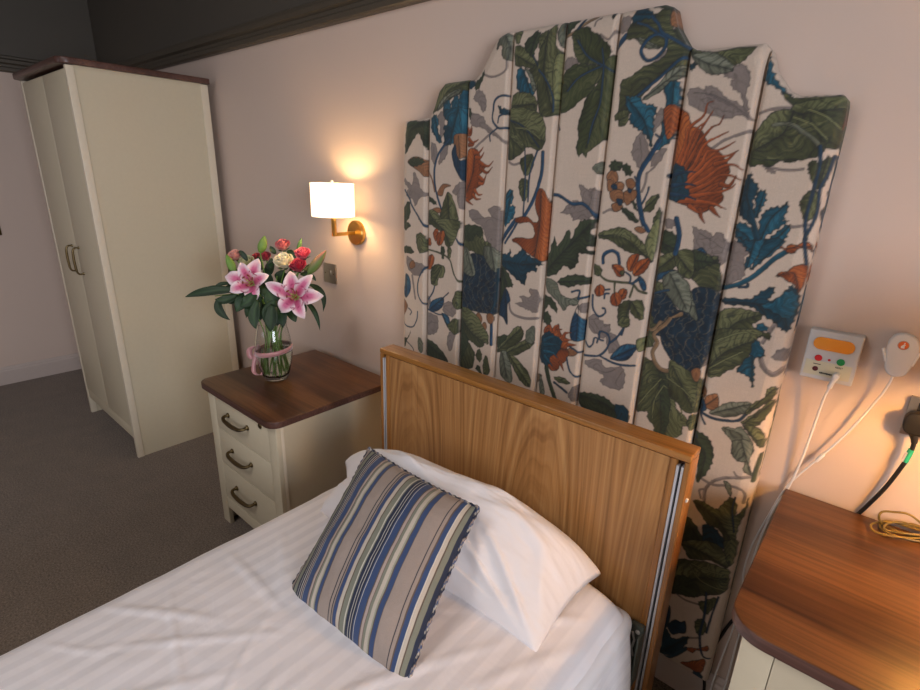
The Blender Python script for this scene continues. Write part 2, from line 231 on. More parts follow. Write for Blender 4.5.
PATTERN='''
n D|60,420 110,460 120,380 150,430 165,480 200,520 160,540 130,590 115,550 70,520 85,480 60,450
n D|265,40 300,10 310,70 300,150 275,180 280,110
n D|225,200 260,240 250,330 225,300
n D|290,250 330,215 320,280 290,320 270,330
n A|490,590 510,555 545,570 565,620 560,670 540,685 520,640 485,610
n D|470,20 540,40 560,80 600,130 640,170 600,150 540,110 480,100 465,70
s n 12|D|580,110 640,160 695,215
s n 10|D|600,140 540,190 490,235
s n 7|A|555,460 600,472 650,460 690,430 695,370
n D|360,500 400,450 430,440 425,480 390,520
n D|390,520 425,480 425,600 405,600
n D|455,620 500,615 560,670 600,687 520,687 470,670
n D|580,610 640,590 660,640 650,687 610,660
n G|480,0 650,0 650,190 590,170 560,100 540,40
s n 9|D|700,320 730,335 770,325
n P|665,160 690,130 730,150 740,100 733,60 760,75 790,70 810,100 810,150 780,150 770,185 730,190 700,180 690,165
n E|250,460 290,480 320,510 340,485 370,510 390,520 380,600 350,640 300,660 270,640 210,680 200,640 130,630 200,590 210,555 270,570 260,530
n E|565,260 590,180 630,140 665,210 670,290 620,360 580,300
n E|700,280 785,235 740,320 690,345
s n 8|E|660,390 650,450 630,500
s n 5|E|660,390 710,350
n E|700,80 740,0 780,0 770,40 720,120 690,150
s n 4|B|380,215 430,245 470,190
s n 9|E|390,630 430,610 470,620
n B|460,180 480,150 520,105 560,110 545,180 500,205
s n 4|B|340,160 350,130 380,110
n B|155,380 190,350 240,380 200,420 150,430
n B|560,580 600,540 590,600
n B|740,350 780,310 770,360 700,385
n C|190,240 240,205 290,190 325,230 325,290 305,350 320,430 300,430 280,350 240,320 225,280 250,265 210,260
n C|0,320 80,320 150,350 250,390 310,440 340,490 270,460 200,480 100,450 0,400
n C|85,305 140,310 180,350 210,400 150,370 90,345
n C|60,375 130,370 200,400 280,440 200,440 110,410
s n 8|C|120,640 200,590 330,545
s n 8|C|370,450 450,425 540,420
s n 6|F|450,160 560,182 640,185 700,178
n F|470,170 520,190 515,205 480,190
n F|20,530 60,550 110,560 160,600 200,590 230,620 225,687 40,687 30,600
n F|240,640 290,620 340,660 350,687 230,687
s n 10|F|620,535 730,520
n I|240,20 290,10 340,50 370,75 330,110 340,190 310,240 200,270 210,150
n I|50,0 230,0 205,150 150,130 100,90
s n 14|I|450,625 525,512
n H|745,0 820,0 820,40 780,50
n H|300,600 350,580 380,640 430,640 420,687 320,687
n H|240,530 290,510 300,580 260,560
n K|300,0 380,0 400,40 430,30 430,80 380,110 340,70
n K|410,100 460,85 490,170 430,200
n K|280,250 370,240 400,290 500,285 525,320 520,390 490,425 400,400 370,370 395,345 350,310 290,280
n K|180,450 230,400 235,500 200,490
n G|75,220 130,260 180,270 180,320 130,340 80,290
s n 16|G|110,340 130,480
n G|190,480 220,490 200,560 260,590 265,640 240,687 190,687
n G|310,510 350,500 385,550 360,590 300,560
n J|185,210 260,200 265,240 240,270 200,260
n J|340,260 380,260 350,370 325,330
n G|740,510 790,500 770,465 840,470 830,425 890,440 880,560 830,550 800,540
s n 12|G|700,500 720,570 800,600 880,600
n R|425,265 470,240 480,300 440,320
s n 20|M|555,90 570,150 600,190 640,210 690,180
n M|630,100 690,50 720,70 700,130
s n 13|N|290,400 300,320 350,270 430,245 600,240
s n 10|N|270,250 350,290 450,295 520,310 560,350 550,410
s n 5|N|270,380 260,330 285,320
s n 5|N|490,205 510,230 540,245
s n 8|O|240,350 300,390 400,420
s n 8|Q|400,320 480,315
n Z|700,345 712,352 706,366 698,360
g A|305,515 350,495 460,490 440,560 360,600 250,685 230,685 270,570|250,680 330,560 450,495
gg A|260,680 290,610 350,570 410,545 400,580 340,600 290,660|260,680 330,595 410,550
t A|300,640 335,615 350,650 345,687 330,740 305,700
t A|355,630 385,585 400,600 405,650 395,700 360,700
t A|400,620 420,570 475,545 470,600 455,687 405,700
gd A|550,430 545,480 510,550 490,540 500,500 530,470
td A|445,500 470,490 495,510 470,545 450,540
gg A|630,300 640,250 670,205 720,215 740,260 735,330 720,370 680,365 665,330 670,290 650,280 640,305|680,215 710,280 700,365
s b 10|A|610,680 620,620 660,590 715,590
s b 9|D|610,0 605,60 640,110 690,110
s b 6|D|640,110 590,150 590,190
s b 8|D|640,80 650,40 690,25
td A|645,650 670,670 715,670 715,700 660,700
g A|735,200 780,190 760,270 730,230
gg A|800,290 860,200 880,195 850,300
gd A|800,300 810,250 880,195 895,240 860,320 850,360|880,200 830,350
g A|740,290 790,290 830,340 880,380 870,430 790,410 740,400|745,340 870,410
g A|870,400 900,330 940,280 990,250 985,330 940,420 985,540 970,640 900,600 850,500 820,440|940,300 890,480 950,600
t A|755,430 790,425 820,500 850,540 855,585 790,575 750,540|790,430 840,580
gg A|800,420 840,450 870,540 850,560 830,480
g A|725,590 780,565 840,580 880,630 860,700 800,740 720,720|730,650 860,640
g D|700,0 850,0 920,60 930,190 890,250 840,230 790,240 700,310 695,200|700,60 800,130 920,190
g D|700,300 700,150 760,170 800,240 740,290|700,160 780,240
s bd 6|A|850,340 900,440 930,500
s bd 6|D|700,60 800,110 890,230
g B|0,330 60,200 100,150 115,180 110,280 140,340 130,500 120,687 0,687|60,200 30,440 90,680
g B|0,230 30,200 60,190 30,260 0,300
lg B|110,350 145,340 135,500 120,600 95,600 90,450
s b 7|B|0,430 50,500 90,600 90,687
gg B|120,200 150,130 180,125 170,200 155,300 130,270|150,140 150,290
gd B|170,120 240,120 200,180 165,210
s br 14|B|165,225 220,195 260,160 350,100
s bd 12|B|235,180 275,120
k B|440,85 470,75 455,125
dg B|200,210 240,180 300,165 330,200 370,215 400,250 440,290 440,340 400,400 340,395 250,390 215,330 205,270|400,400 300,350 220,240
dg B|400,405 320,400 220,395 150,450 125,520 120,687 190,670 260,610 310,580 350,520 390,470|400,405 250,470 160,560
dg B|400,400 440,350 510,315 505,420 480,560 470,680 440,785 390,865 300,935 288,965 262,940 240,960 225,905 240,845 235,775 262,680 290,600 350,530 385,470|400,405 385,560 360,700 290,900
s b 6|B|400,405 300,350 235,250
s b 6|B|400,405 250,470 170,560
s b 6|B|400,405 390,520 375,640 330,760 300,880
s b 5|B|400,405 395,350 390,300
s b 5|B|400,405 450,440 470,470
s b 24|B|405,400 450,320 530,220
g B|530,240 560,150 640,110 710,90 760,50 700,35 800,20 810,130 830,200 880,260 920,300 900,400 780,450 680,540 620,600 560,680 530,760 480,760 490,580 500,500 560,470 640,410 740,370 790,300 700,290 640,250 580,240|930,330 780,440 600,590 500,720
gd B|700,35 760,20 800,20 800,60 760,50
td B|590,60 640,40 700,80 710,110 640,120 570,140|700,90 590,90
gd B|830,130 860,200 920,270 1000,310 930,310 870,250 825,190
gg B|590,235 640,240 680,260 720,280 740,300 660,300 620,270|590,235 740,300
s b 14|B|780,230 720,210 650,260 622,320 660,372 720,352 775,290 780,230
s b 11|B|690,100 730,150 760,205 840,250 920,300
s b 8|B|600,140 660,160 720,200
s b 13|B|930,335 850,380 760,460 600,590
gg B|640,600 740,510 800,440 900,400 880,470 780,540 660,610|640,605 780,500 900,410
r B|805,60 830,60 840,150 800,150
t E|525,-85 560,-75 600,-85 650,-35 690,-35 720,0 700,60 700,130 685,230 665,170 620,130 570,95 550,60 560,20 540,0|540,-70 640,60 690,220
t E|775,-135 830,-175 865,-155 860,-75 845,0 835,70 825,150 810,190 720,250 690,240 745,180 760,60 820,40 790,0|830,-150 800,90 700,240
s b 24|E|740,190 690,270 620,380 605,470 615,580 640,700
s b 7|E|630,575 660,520 675,475
s b 6|E|735,195 740,170 715,150
s b 6|E|600,440 585,410
r E|410,400 440,370 470,380 480,430 440,460 415,440
r E|450,460 490,440 520,460 500,500 460,500
r E|530,430 570,420 590,460 560,490 535,470
r E|430,500 500,490 530,560 480,570 440,550
r E|520,500 590,490 590,540 540,585 520,560
r E|440,580 490,570 510,600 460,625
r E|415,430 450,440 440,500 415,490
bd E|435,465 465,455 475,480 450,485
bd E|540,480 565,485 560,510 545,505
bd E|470,545 510,550 500,585 480,580
gg E|330,355 370,325 410,320 410,380 370,395
gd E|430,340 450,310 510,330 490,370 440,370
gd E|510,340 550,340 570,390 530,400
gd E|500,600 560,620 610,687 550,670|500,600 600,687
gd E|560,560 590,570 600,620
g E|640,610 680,540 740,520 720,570 690,620 640,620|640,610 735,525
g E|700,687 720,640 745,600 740,687
g E|460,60 470,20 530,0 540,30 500,60
s b 15|E|70,520 120,525 200,575 270,575 330,630 360,700
s bd 10|E|105,90 120,120
gd E|70,480 75,520 65,600 68,560
g C|110,120 345,85 320,140 270,185 230,190 190,150 130,140
g C|0,80 60,110 110,118 60,130 10,140 0,120
gg C|10,140 60,120 110,115 200,160 240,215 180,235 120,240 70,215|10,140 110,185 235,215
td C|0,185 35,180 20,210 0,215
t C|430,140 445,220 480,290 540,350 560,365 560,400 520,370 480,320 410,280 400,260 415,200
g C|500,330 560,365 640,360 730,355 850,350 872,400 780,420 640,400 540,400
g C|570,400 700,370 860,355 875,400 850,500 830,590 780,640 700,620 640,560 560,520 500,500 440,500 420,470 460,440 540,430|430,480 620,450 860,420
dg F|345,40 350,0 365,-40 500,-70 640,-80 760,-50 830,-20 860,0 800,60 700,90 660,125 600,140 560,125 520,150 480,168 430,150 380,165 340,130|340,100 560,20 840,-20
g C|330,640 350,560 410,480 460,440 540,430 620,480 690,560 730,640 660,690 500,700 330,690|340,650 500,560 560,440
s gg 12|C|450,512 540,508 620,555 680,600 700,628
s k 6|C|760,470 785,455 775,475 750,465
g F|735,140 770,125 800,150 850,100 870,130 850,200 820,280 770,300 740,220 730,180|850,110 790,290
g F|680,380 720,325 780,310 790,400 760,470 710,500 685,430|770,315 710,490
s bd 13|F|800,40 800,150 770,270 740,380 710,500 712,610
s bd 9|F|885,100 840,220 800,300 780,440 740,540 700,610
k F|835,320 850,310 850,345 835,350
bd F|800,440 840,400 830,480 800,500
td F|375,200 380,235 415,280 410,330 385,380 400,470 395,530 340,490 300,450 295,400 310,300 340,240|375,205 350,340 395,520
t F|410,330 430,315 465,315 465,370 440,420 410,480 395,430|460,320 410,470
t F|600,385 600,430 575,490 605,495 560,530 480,580 430,630 425,520 450,450 500,415 560,410|600,390 500,480 430,620
t F|275,520 330,510 380,550 410,600 410,687 360,687 330,650 280,600 270,560|275,540 350,590 400,687
t F|615,520 600,580 560,640 500,700 440,700 480,620 540,560|612,525 450,700
s td 22|F|370,440 400,550 415,620 415,700
t I|300,-20 330,0 410,0 480,0 440,60 390,140 340,180 345,120 370,75|400,0 350,170
t I|470,0 580,0 540,60 430,140 370,185 410,110|575,5 380,180
s t 20|I|185,297 300,270 400,215 520,115 605,65
s bd 10|I|300,290 350,285 355,270
o I|590,50 620,25 660,30 700,10 740,25 748,80 720,50 670,50 640,80 600,75|595,55 660,38 740,40
o I|530,220 560,195 600,190 640,160 715,155 705,240 665,325 640,270 600,250 570,225|535,218 640,200 665,310
s o 5|I|560,40 590,60
s bd 10|I|705,0 712,150
td I|185,370 250,355 370,360 440,315 515,285 510,330 480,370 560,350 600,300 630,280 665,330 660,420 630,500 600,560 560,540 520,500 450,460 400,420 330,400 230,395|190,380 400,390 560,440 600,550
t I|440,400 520,370 600,310 660,340 650,440 600,480 520,440
t I|400,550 440,505 485,545 440,560
t I|390,687 410,620 460,687 430,720
g I|150,480 200,430 280,415 370,430 445,450 430,490 380,520 440,560 495,570 490,610 440,590 400,620 340,700 110,700 120,600|120,650 280,510 440,455
g I|0,80 60,60 130,95 175,100 180,140 190,150 185,310 80,290 0,210|0,200 100,130 180,120
gd I|0,90 60,70 150,120 170,140 100,160 40,190 0,170|0,120 160,135
b I|45,60 80,45 108,85 85,75
net I|20,300 180,320 150,500 100,700 0,700 0,470
gg I|0,300 30,380 50,490 0,450
gd H|15,330 30,240 60,200 90,105 110,160 180,60 195,120 245,20 290,0 345,0 320,80 355,155 290,165 335,215 250,200 240,255 200,300 150,280 100,330 30,345|20,330 150,190 320,20
gd H|110,380 160,345 240,335 320,360 320,395 240,395 180,410|110,380 320,370
gg H|30,360 100,380 130,450 190,480 250,470 230,520 180,520 150,555 110,500 50,440
gd H|0,480 60,470 100,520 105,570 50,520 20,600 0,620
gd H|20,600 40,560 70,600 60,640 30,630
s bd 12|H|-10,105 0,118 90,138
s b 9|H|200,440 250,430 240,480
s b 9|H|240,480 300,470
o H|30,660 60,640 80,680 100,650 120,640 110,700 30,700
b H|245,515 225,560 265,600 285,650 290,690 270,735 205,735 190,687 205,600|245,520 240,620 235,730
g H|365,80 420,60 500,45 560,70 620,120 670,170 695,220 690,260 640,220 560,200 500,170 420,120 365,110|365,95 520,110 690,250
lg H|650,150 690,50 720,0 740,0 725,120 710,200 690,250
r H|585,50 620,40 655,65 630,80 600,70
s b 18|H|625,-10 650,30 670,65
s b 17|H|388,262 392,215 440,188 480,210 490,265
g H|335,270 380,300 370,340 335,330
s g 9|H|340,300 400,365 480,380 570,390 610,430 660,445
s g 8|H|460,380 460,440
s g 8|H|580,400 555,470
s b 7|H|530,320 560,345 555,385
s b 6|H|380,430 430,425
o H|445,275 490,275 520,300 515,340 480,345 455,310|450,280 505,340
o H|535,260 560,220 610,205 610,240 570,310 540,300|560,300 600,215
o H|575,300 610,250 680,235 670,290 620,335 580,340|580,335 675,240
o H|335,430 365,395 395,410 390,455 350,468|365,400 365,465
o H|485,440 510,418 540,430 530,475 505,485|495,480 530,425
o H|435,470 460,445 490,450 505,490 480,525 440,515|460,450 475,520
g H|500,310 520,312 515,335 495,330
s b 8|H|325,460 325,540 360,590 400,572 400,545 385,540
s b 7|H|395,480 400,452 425,450
s b 12|H|570,390 605,365 620,350
b H|610,345 650,370 660,420 640,430 620,400
g H|490,520 540,490 570,500 550,560 555,640 520,655 485,640 480,560|560,500 520,640
g H|560,510 590,490 640,500 640,600 600,600 560,560|570,500 620,590
s b 10|H|520,655 505,700
gd H|730,80 800,70 840,110 830,200 800,220 720,180|730,130 830,180
g H|700,260 760,210 830,200 840,270 780,330 700,350|700,320 830,220
g H|830,200 940,190 940,340 880,350 840,290|840,210 930,320
b H|685,370 720,330 830,305 790,340 700,380
g H|690,385 740,380 770,420 700,440
net H|665,470 750,440 800,480 850,550 920,570 940,700 690,700 650,560
gg H|755,350 830,310 870,350 920,400 925,560 850,540 790,470 760,420|800,330 900,540
s b 9|H|670,460 730,440 790,430
s br 20|H|685,690 730,650 800,610 870,575
g H|640,590 690,590 690,640 640,660
s b 22|H|838,-10 855,100 830,205
gd G|50,10 100,30 60,60
g G|140,90 180,85 200,180 160,200 140,150
s b 13|G|155,-10 200,50
s b 11|D|60,490 95,550 110,590 165,675
gd D|55,600 90,560 95,640 70,685 50,680
gd D|75,80 100,65 190,70 210,40 215,130 205,240 185,215 160,150 140,150 100,210 65,270 62,200|70,240 100,120 200,60
r D|80,320 110,290 160,290 205,320 210,390 190,410 160,380 120,355
gd D|85,320 110,295 160,295 190,320 150,340 110,345
t D|225,50 250,30 270,70 265,120 290,190 270,200 240,150 225,120|245,40 280,190
t D|310,0 455,0 450,150 400,170 370,200 340,215 300,205 330,150 300,110 330,80 305,40|400,0 370,100 340,210
td D|310,120 350,110 350,200 310,200
r D|370,160 440,155 435,260 410,300 380,260|400,160 410,290
bd D|355,260 380,215 390,280 420,310 440,220 435,440 400,400 370,340
s b 14|D|340,180 275,260 245,350 245,450 265,540 290,615
s r 9|D|205,380 230,430 245,500
r D|270,490 300,455 350,465 310,480 295,525 265,520
g D|330,505 370,560 395,687 280,687 295,590|330,510 340,690
gd D|205,525 250,560 255,580 210,560
r D|230,610 260,598 285,610 280,630 240,625
g D|200,620 250,620 290,687 200,700|205,625 250,690
gd D|455,-10 470,10 460,60
g G|205,0 390,0 400,60 360,150 320,160 290,80 240,40|230,0 300,60 345,155
o G|200,120 215,110 225,150 200,155
s g 9|G|200,180 270,200 340,240 370,330 400,380
o G|235,80 260,50 270,90 250,130
o G|260,90 300,65 310,100 290,150 262,150|290,70 275,145
o G|195,240 225,210 243,240 220,300 195,290|225,215 205,290
gd G|290,160 310,180 300,240 285,200
g G|330,170 355,180 345,230 330,220
gd G|45,170 90,160 120,200 60,200
r G|90,270 115,245 130,280 100,300
b G|65,330 90,350 100,420 70,475 50,440 60,390|75,340 72,470
s b 9|G|190,290 150,370 150,460 190,520
g G|230,290 260,270 310,290 300,350 270,355 260,400 225,390 220,330|290,285 240,390
s b 9|G|245,405 230,450 200,490
b G|210,545 230,495 300,475 295,530 250,560|215,545 295,480
s b 6|G|298,478 335,445
s b 8|G|200,545 260,575 300,580
b G|290,570 335,590 345,640 330,655 310,620|295,575 330,650
s b 7|G|50,590 60,640 110,655 140,610 145,560
s b 6|G|85,540 105,560 95,580
r G|35,480 80,520 60,570 35,600
s b 11|G|385,115 412,160
g G|360,490 395,430 400,540 370,530
g G|330,640 385,600 385,700 340,670
net G|470,205 560,220 600,290 630,300 628,560 560,570 500,560 400,520 405,330 490,330 480,260
g G|415,60 480,30 540,50 550,120 590,140 600,180 560,220 470,190 420,170
gd G|420,40 480,30 535,50 530,110 500,90 470,130 420,110
gg G|560,160 640,190 640,310 600,300 550,220|600,175 620,300
gg G|420,170 460,200 495,335 420,315|440,180 480,330
s td 10|G|635,300 625,480 600,560
s b 20|G|600,570 600,640 597,760
g G|395,540 490,570 500,640 540,700 395,720|420,560 460,700
r G|500,580 520,568 540,600 530,635 505,620
r G|570,580 600,570 615,600 600,635 575,620
r G|540,640 560,625 570,655 550,685
s b 24|G|650,130 690,70 740,0
s b 12|G|675,140 720,70 750,20
g D|775,300 840,270 860,310 840,380 800,400 775,350|850,280 800,395
g D|765,440 790,420 820,440 820,520 790,560 765,500|790,425 795,555
s b 7|D|800,240 803,430 790,640
s b 9|D|880,250 830,400 820,560
s b 20|D|915,260 905,400 850,560 790,660
t D|680,520 720,490 725,550 705,590 735,590 735,640 700,690 668,700|720,500 680,690
o P|580,70 610,110 612,230 597,345 560,335 520,310 495,285 468,270 490,258 545,262 560,240 540,200 500,205 480,195 490,182 530,180 555,200 575,190 560,130|585,80 580,200 560,330
td G|655,210 690,210 710,180 710,230 760,200 790,180 830,220 900,250 905,275 870,280 880,310 820,320 800,395 760,370 700,320 650,270|655,250 780,270 890,265
gd G|650,290 690,320 720,380 720,410 680,420 650,520 635,500|660,300 690,410
bd G|680,420 710,490 690,520 690,640 665,600 630,570 650,500|680,430 685,620
gd G|730,670 770,650 790,687 730,700
gd J|35,300 80,290 100,250 60,340 40,350
s bd 5|J|70,310 110,350 120,370
gd J|180,310 220,310 270,350 330,435 250,460 180,420|185,320 330,430
gg J|150,290 175,310 175,380 150,360
g J|390,170 430,130 500,150 550,230 580,270 580,330 560,320 545,345 520,350 500,340 480,320 450,310 490,380 490,410 470,480 385,440|410,170 470,260 570,330
gd J|392,180 430,260 450,310 420,400 395,420
g J|500,400 520,360 540,400 525,440
gd J|500,480 520,460 540,520
g J|550,430 570,400 590,500 550,510
gd J|620,290 700,280 680,340 620,350
g J|620,370 680,300 740,230 780,230 790,290 720,350 660,380|630,370 770,240
g J|670,380 750,330 830,290 860,300 850,340 740,400|680,385 850,310
gg J|650,380 700,400 720,560 650,520|660,390 690,540
g J|690,390 740,410 830,510 835,590 780,560 730,480|700,395 830,580
gg J|815,250 865,220 860,320 810,310
g J|860,330 900,370 900,410 890,400
td J|890,340 915,270 930,360 920,450 890,420
br J|850,520 900,520 880,560 850,560
r K|165,190 200,165 240,190 220,215 180,215
o K|40,60 60,55 90,50 130,80 160,105 180,120 170,170 185,200 160,250 130,270 110,305 60,300 20,200|30,180 100,170 170,180
F o|K|70,60 65,25;90,60 95,40 120,30;125,90 120,60 140,55;150,110 160,80 200,75;160,120 200,120;180,150 230,150;60,280 80,305 100,300;130,260 150,310
td K|10,110 50,70 90,90 140,130 110,200 70,220 40,300 15,220
F t|K|30,120 90,100 130,120;30,150 100,150 130,170;30,190 80,200 110,230;30,220 60,260 80,280
s b 9|K|170,230 190,310 240,355
s b 8|K|190,160 250,200
s gd 28|K|40,290 60,380 95,480
gg K|0,330 30,440 0,450
g K|90,350 150,350 190,388 120,380
s bd 13|K|90,380 170,440
s b 9|K|270,215 350,220 400,190 430,130 415,85 370,70 365,115 390,125
s b 7|K|280,130 300,165 325,145 335,110 355,115 350,138
s b 9|K|430,140 480,100 520,45
g K|480,10 500,-20 550,-20 555,25 520,45 490,30
s b 9|K|370,220 450,260 520,275 590,275
b K|435,235 480,175 530,145 605,155 580,200 530,245|440,235 600,160
gd K|240,450 300,445 370,460 430,490 480,540 540,550 535,630 350,600 240,510|250,460 400,510 530,600
td K|470,515 545,540 540,625 480,600
g K|640,50 720,20 700,100 690,160 620,160 630,90
lg K|600,120 650,110 660,170 610,190
g K|600,270 640,230 700,260 760,300 860,280 980,330 1000,440 1010,560 970,570 940,560 900,540 860,500 840,490 840,540 900,590 910,640 880,650 870,700 800,720 740,710 700,687 700,650 660,600 660,560 600,560 550,540 570,480 560,400 590,340|740,300 750,480 760,700
gd K|735,330 765,330 800,450 790,620 750,700 740,500
s g 6|K|750,360 650,400 580,420
s g 6|K|755,360 860,400 960,460
s lg 5|K|760,400 700,500 690,600
s lg 5|K|760,400 850,470 880,600
net K|740,60 780,0 960,0 960,300 860,250 800,220 750,150
s br 20|K|800,-10 770,25 700,85 720,140 690,200 720,280 780,310 850,280
s br 15|K|740,10 690,60 650,40
net M|-20,0 235,0 185,190 130,190 60,150 0,110
g M|0,130 60,150 140,200 172,260 150,430 90,430 40,370 0,330|20,160 140,400
r M|135,190 165,165 195,180 185,240 155,245
g M|230,40 280,-60 560,-60 530,0 520,60 470,110 430,150 350,190 290,225 205,205|215,190 330,80 520,0
t M|510,20 540,0 585,75 560,100 500,100
t M|470,110 515,100 520,180 515,240 510,290 490,230 440,200 410,185|510,110 505,280
r M|185,300 215,290 225,330 195,355
r M|225,345 290,330 300,400 280,430 230,420 210,380|220,400 290,350
s bd 11|M|175,430 240,470 320,490 420,490 480,440 560,390
b M|165,370 200,360 220,400 220,430 180,430
k M|185,395 200,390 200,410
s bd 7|M|185,450 215,515
gg M|300,410 350,385 500,380 470,440 360,470 240,450|250,450 490,390
g M|440,500 530,440 620,370 640,390 590,470 540,520 480,520|450,510 630,385
g M|470,430 520,380 580,350 600,300 640,285 655,310 620,370 560,400 480,450|475,440 645,295
g M|450,520 540,530 580,590 565,660 520,620 480,560|455,525 570,650
gg M|320,540 350,530 400,540 440,530 490,590 515,650 500,700 385,700 390,640 370,600 350,580|340,540 440,580 470,690
g M|110,500 140,450 190,500 185,545 130,550
gd M|120,600 150,560 210,580 250,620 265,687 240,760 110,700|125,590 200,700
s bd 9|M|150,420 150,560 190,640
gd N|200,0 320,0 345,80 340,150 310,210 240,275 245,150|240,0 300,100 260,250
gg N|490,0 600,0 615,50 600,100 590,160 610,230 580,220 550,190 560,140 510,130 475,80|540,0 570,110 600,225
g N|640,0 690,0 670,50 640,30
s gd 17|N|665,100 635,180 610,270
gg N|425,265 460,280 475,320 470,365 440,320
g N|220,400 280,400 330,430 375,450 420,410 470,370 510,420 500,490 560,440 580,380 560,480 520,560 500,640 490,700 440,680 400,590 320,550 280,500|230,405 380,510 490,690
s bd 6|N|500,370 480,450 490,600
gd N|170,510 230,550 280,640 300,700 150,700|180,520 280,690
td N|290,560 340,560 390,600 440,700 290,700
g O|270,10 420,0 520,30 560,80 580,180 470,130 330,120 300,70|275,20 420,80 570,170
g O|240,130 340,130 450,140 580,190 585,240 560,340 440,355 340,370 250,350 200,340 210,250|230,300 400,240 570,250
gd O|200,340 210,260 260,230 330,250 400,330 340,370 250,350
s g 7|O|340,150 440,230 560,260
s lg 5|O|330,160 400,260 560,330
g O|560,0 640,0 620,120 590,170 560,80
g O|390,400 430,390 500,370 500,420 480,440 440,480 400,440
g O|365,530 400,510 430,520 440,580 400,620 370,590
s bd 11|O|440,340 430,480 400,600 400,690
s bd 8|O|520,370 470,500 440,600
bd Q|250,110 275,115 270,200 240,260 230,200
bd Q|260,230 310,200 350,215 380,210 380,285 330,290 290,300 260,260
td Q|210,400 230,260 260,280 300,330 400,310 380,370 300,440 200,430|210,420 390,320
s td 20|Q|170,470 280,450 390,390
o Q|390,395 420,383 460,390 530,375 530,410 460,400 430,420
o Q|345,492 400,480 510,465 500,540 470,560 420,530
s bd 9|Q|480,370 500,440 540,470
td Q|160,495 250,530 340,540 340,570 320,585 400,590 440,545 490,570 480,660 440,700 330,630 240,560
o D|450,250 500,240 525,280 530,320 560,345 540,380 520,400 545,440 520,470 490,490 490,530 435,550 435,400|440,500 480,380 490,260
F o|D|450,150 465,150 475,110;455,180 480,200 515,180;455,215 480,215 490,190;490,265 520,260 545,228;500,290 530,290 550,260;520,320 575,345 610,315;530,360 570,385 605,350;520,410 550,430 565,395;520,450 545,450 560,410;490,490 515,520 540,518;480,520 500,545 530,545;440,550 460,570 480,582;450,120 460,135 470,100
o Z|674,113 687,112 692,125 703,132 709,146 720,152 726,160 731,170 727,180 723,190 724,200 712,208 704,212 690,207 680,203 668,196 668,180 672,150|672,200 690,165 700,135
F o|Z|672,176 684,150 690,128 704,116 708,104 714,101;674,180 690,152 700,132 714,110;676,182 694,134 706,122 714,110;674,186 690,160 700,142 712,128 720,124 724,116;674,188 694,166 704,146 716,138 729,132;676,190 700,166 708,152 720,150 736,142;676,192 700,172 714,158 728,156 739,151;716,164 728,160 737,152;676,194 704,180 720,168 734,165 743,170;678,196 704,186 720,176 732,176 741,180;722,184 730,186 737,176;680,198 706,194 720,192 732,188 736,184;680,200 704,202 716,204 722,207 727,209;712,208 716,213 721,217;700,210 702,218 705,223;690,206 698,212 704,212
td Z|668,168 682,166 688,176 684,186 690,192 682,200 668,198
F bd|Z|670,176 686,172 696,172;670,186 686,184 696,186;670,194 686,196 696,200
o Z|665,110 674,105 680,110 678,125 670,140 666,130
s k 5|C|470,490 560,520 620,600 640,660
s k 5|C|540,440 640,470 720,540 790,600
s k 4|C|600,410 700,440 780,490 840,540
s k 5|C|400,560 470,560 520,620 520,680
s k 4|C|350,600 400,620 420,680
s k 4|C|700,380 800,420 850,470
s lg 5|C|560,470 660,510 740,590
s lg 5|C|640,430 740,470 820,540
s k 5|F|400,60 460,90 480,150
s k 5|F|500,20 560,80 600,130
s k 5|F|620,0 660,60 700,80
s k 5|D|740,80 830,60 900,120
s k 5|D|720,110 800,180 880,230
s k 4|D|730,150 780,220 850,225
s lg 5|D|740,110 820,120 900,180
s k 5|B|30,250 60,400 40,600
s k 4|B|80,200 70,330 100,450
s k 5|K|760,320 860,380 980,420
s k 5|K|740,340 650,370 580,430
s k 5|K|745,380 690,500 680,620
s k 5|K|765,380 840,520 850,640
s lg 5|K|745,360 660,450 600,520
s lg 5|K|780,350 880,420 960,500
s k 5|M|215,190 300,120 420,90 520,30
s k 5|M|215,170 330,60 460,10
s lg 6|M|230,180 340,120 450,70
s k 5|I|150,650 300,600 420,600
s k 5|I|170,580 300,540 400,540
s lg 6|I|160,620 300,570 430,570
s k 4|I|200,480 330,450 430,455
s k 6|O|240,300 350,260 460,250 560,230
s k 6|O|330,180 420,230 560,280
s k 5|O|230,250 300,300 420,320
s lg 6|O|340,150 430,190 550,220
s k 5|N|260,440 360,540 480,640
s k 5|N|470,400 470,500 490,620
s k 4|H|380,100 500,90 600,150 680,230
s k 5|A|800,620 860,650 870,690
s n 5|C|120,350 220,400 320,470
s k 3|C|20,340 120,350 240,410 320,470
s k 3|F|60,570 130,610 200,660
s k 3|E|330,520 300,600 230,630
s k 3|E|615,170 625,260 625,340
s k 3|H|330,620 370,680
s k 3|K|470,300 400,320 330,290
s k 3|K|510,310 470,380 490,410
k N|600,420 612,420 604,470 592,470
o Z|842,128 852,98 852,120 848,150
'''
def _pts(tile,s):
    x0,y0,k=TILES[tile]
    out=[]
    for w in s.split():
        a,b=w.split(',')
        q=at(x0+float(a)/k,y0+float(b)/k,1,-.056)
        out.append(((q[0]-BX0)/RES,(q[2]-BZ0)/RES))
    return np.array(out)
def _smooth(P,closed=True,n=5):
    m=len(P); out=[]
    if m<3: return P
    rng=range(m) if closed else range(m-1)
    for i in rng:
        if closed: p0,p1,p2,p3=P[i-1],P[i],P[(i+1)%m],P[(i+2)%m]
        else: p0,p1,p2,p3=P[max(i-1,0)],P[i],P[i+1],P[min(i+2,m-1)]
        for j in range(n):
            t=j/n
            out.append(.5*((2*p1)+(-p0+p2)*t+(2*p0-5*p1+4*p2-p3)*t*t+(-p0+3*p1-3*p2+p3)*t**3))
    if not closed: out.append(P[-1])
    return np.array(out)
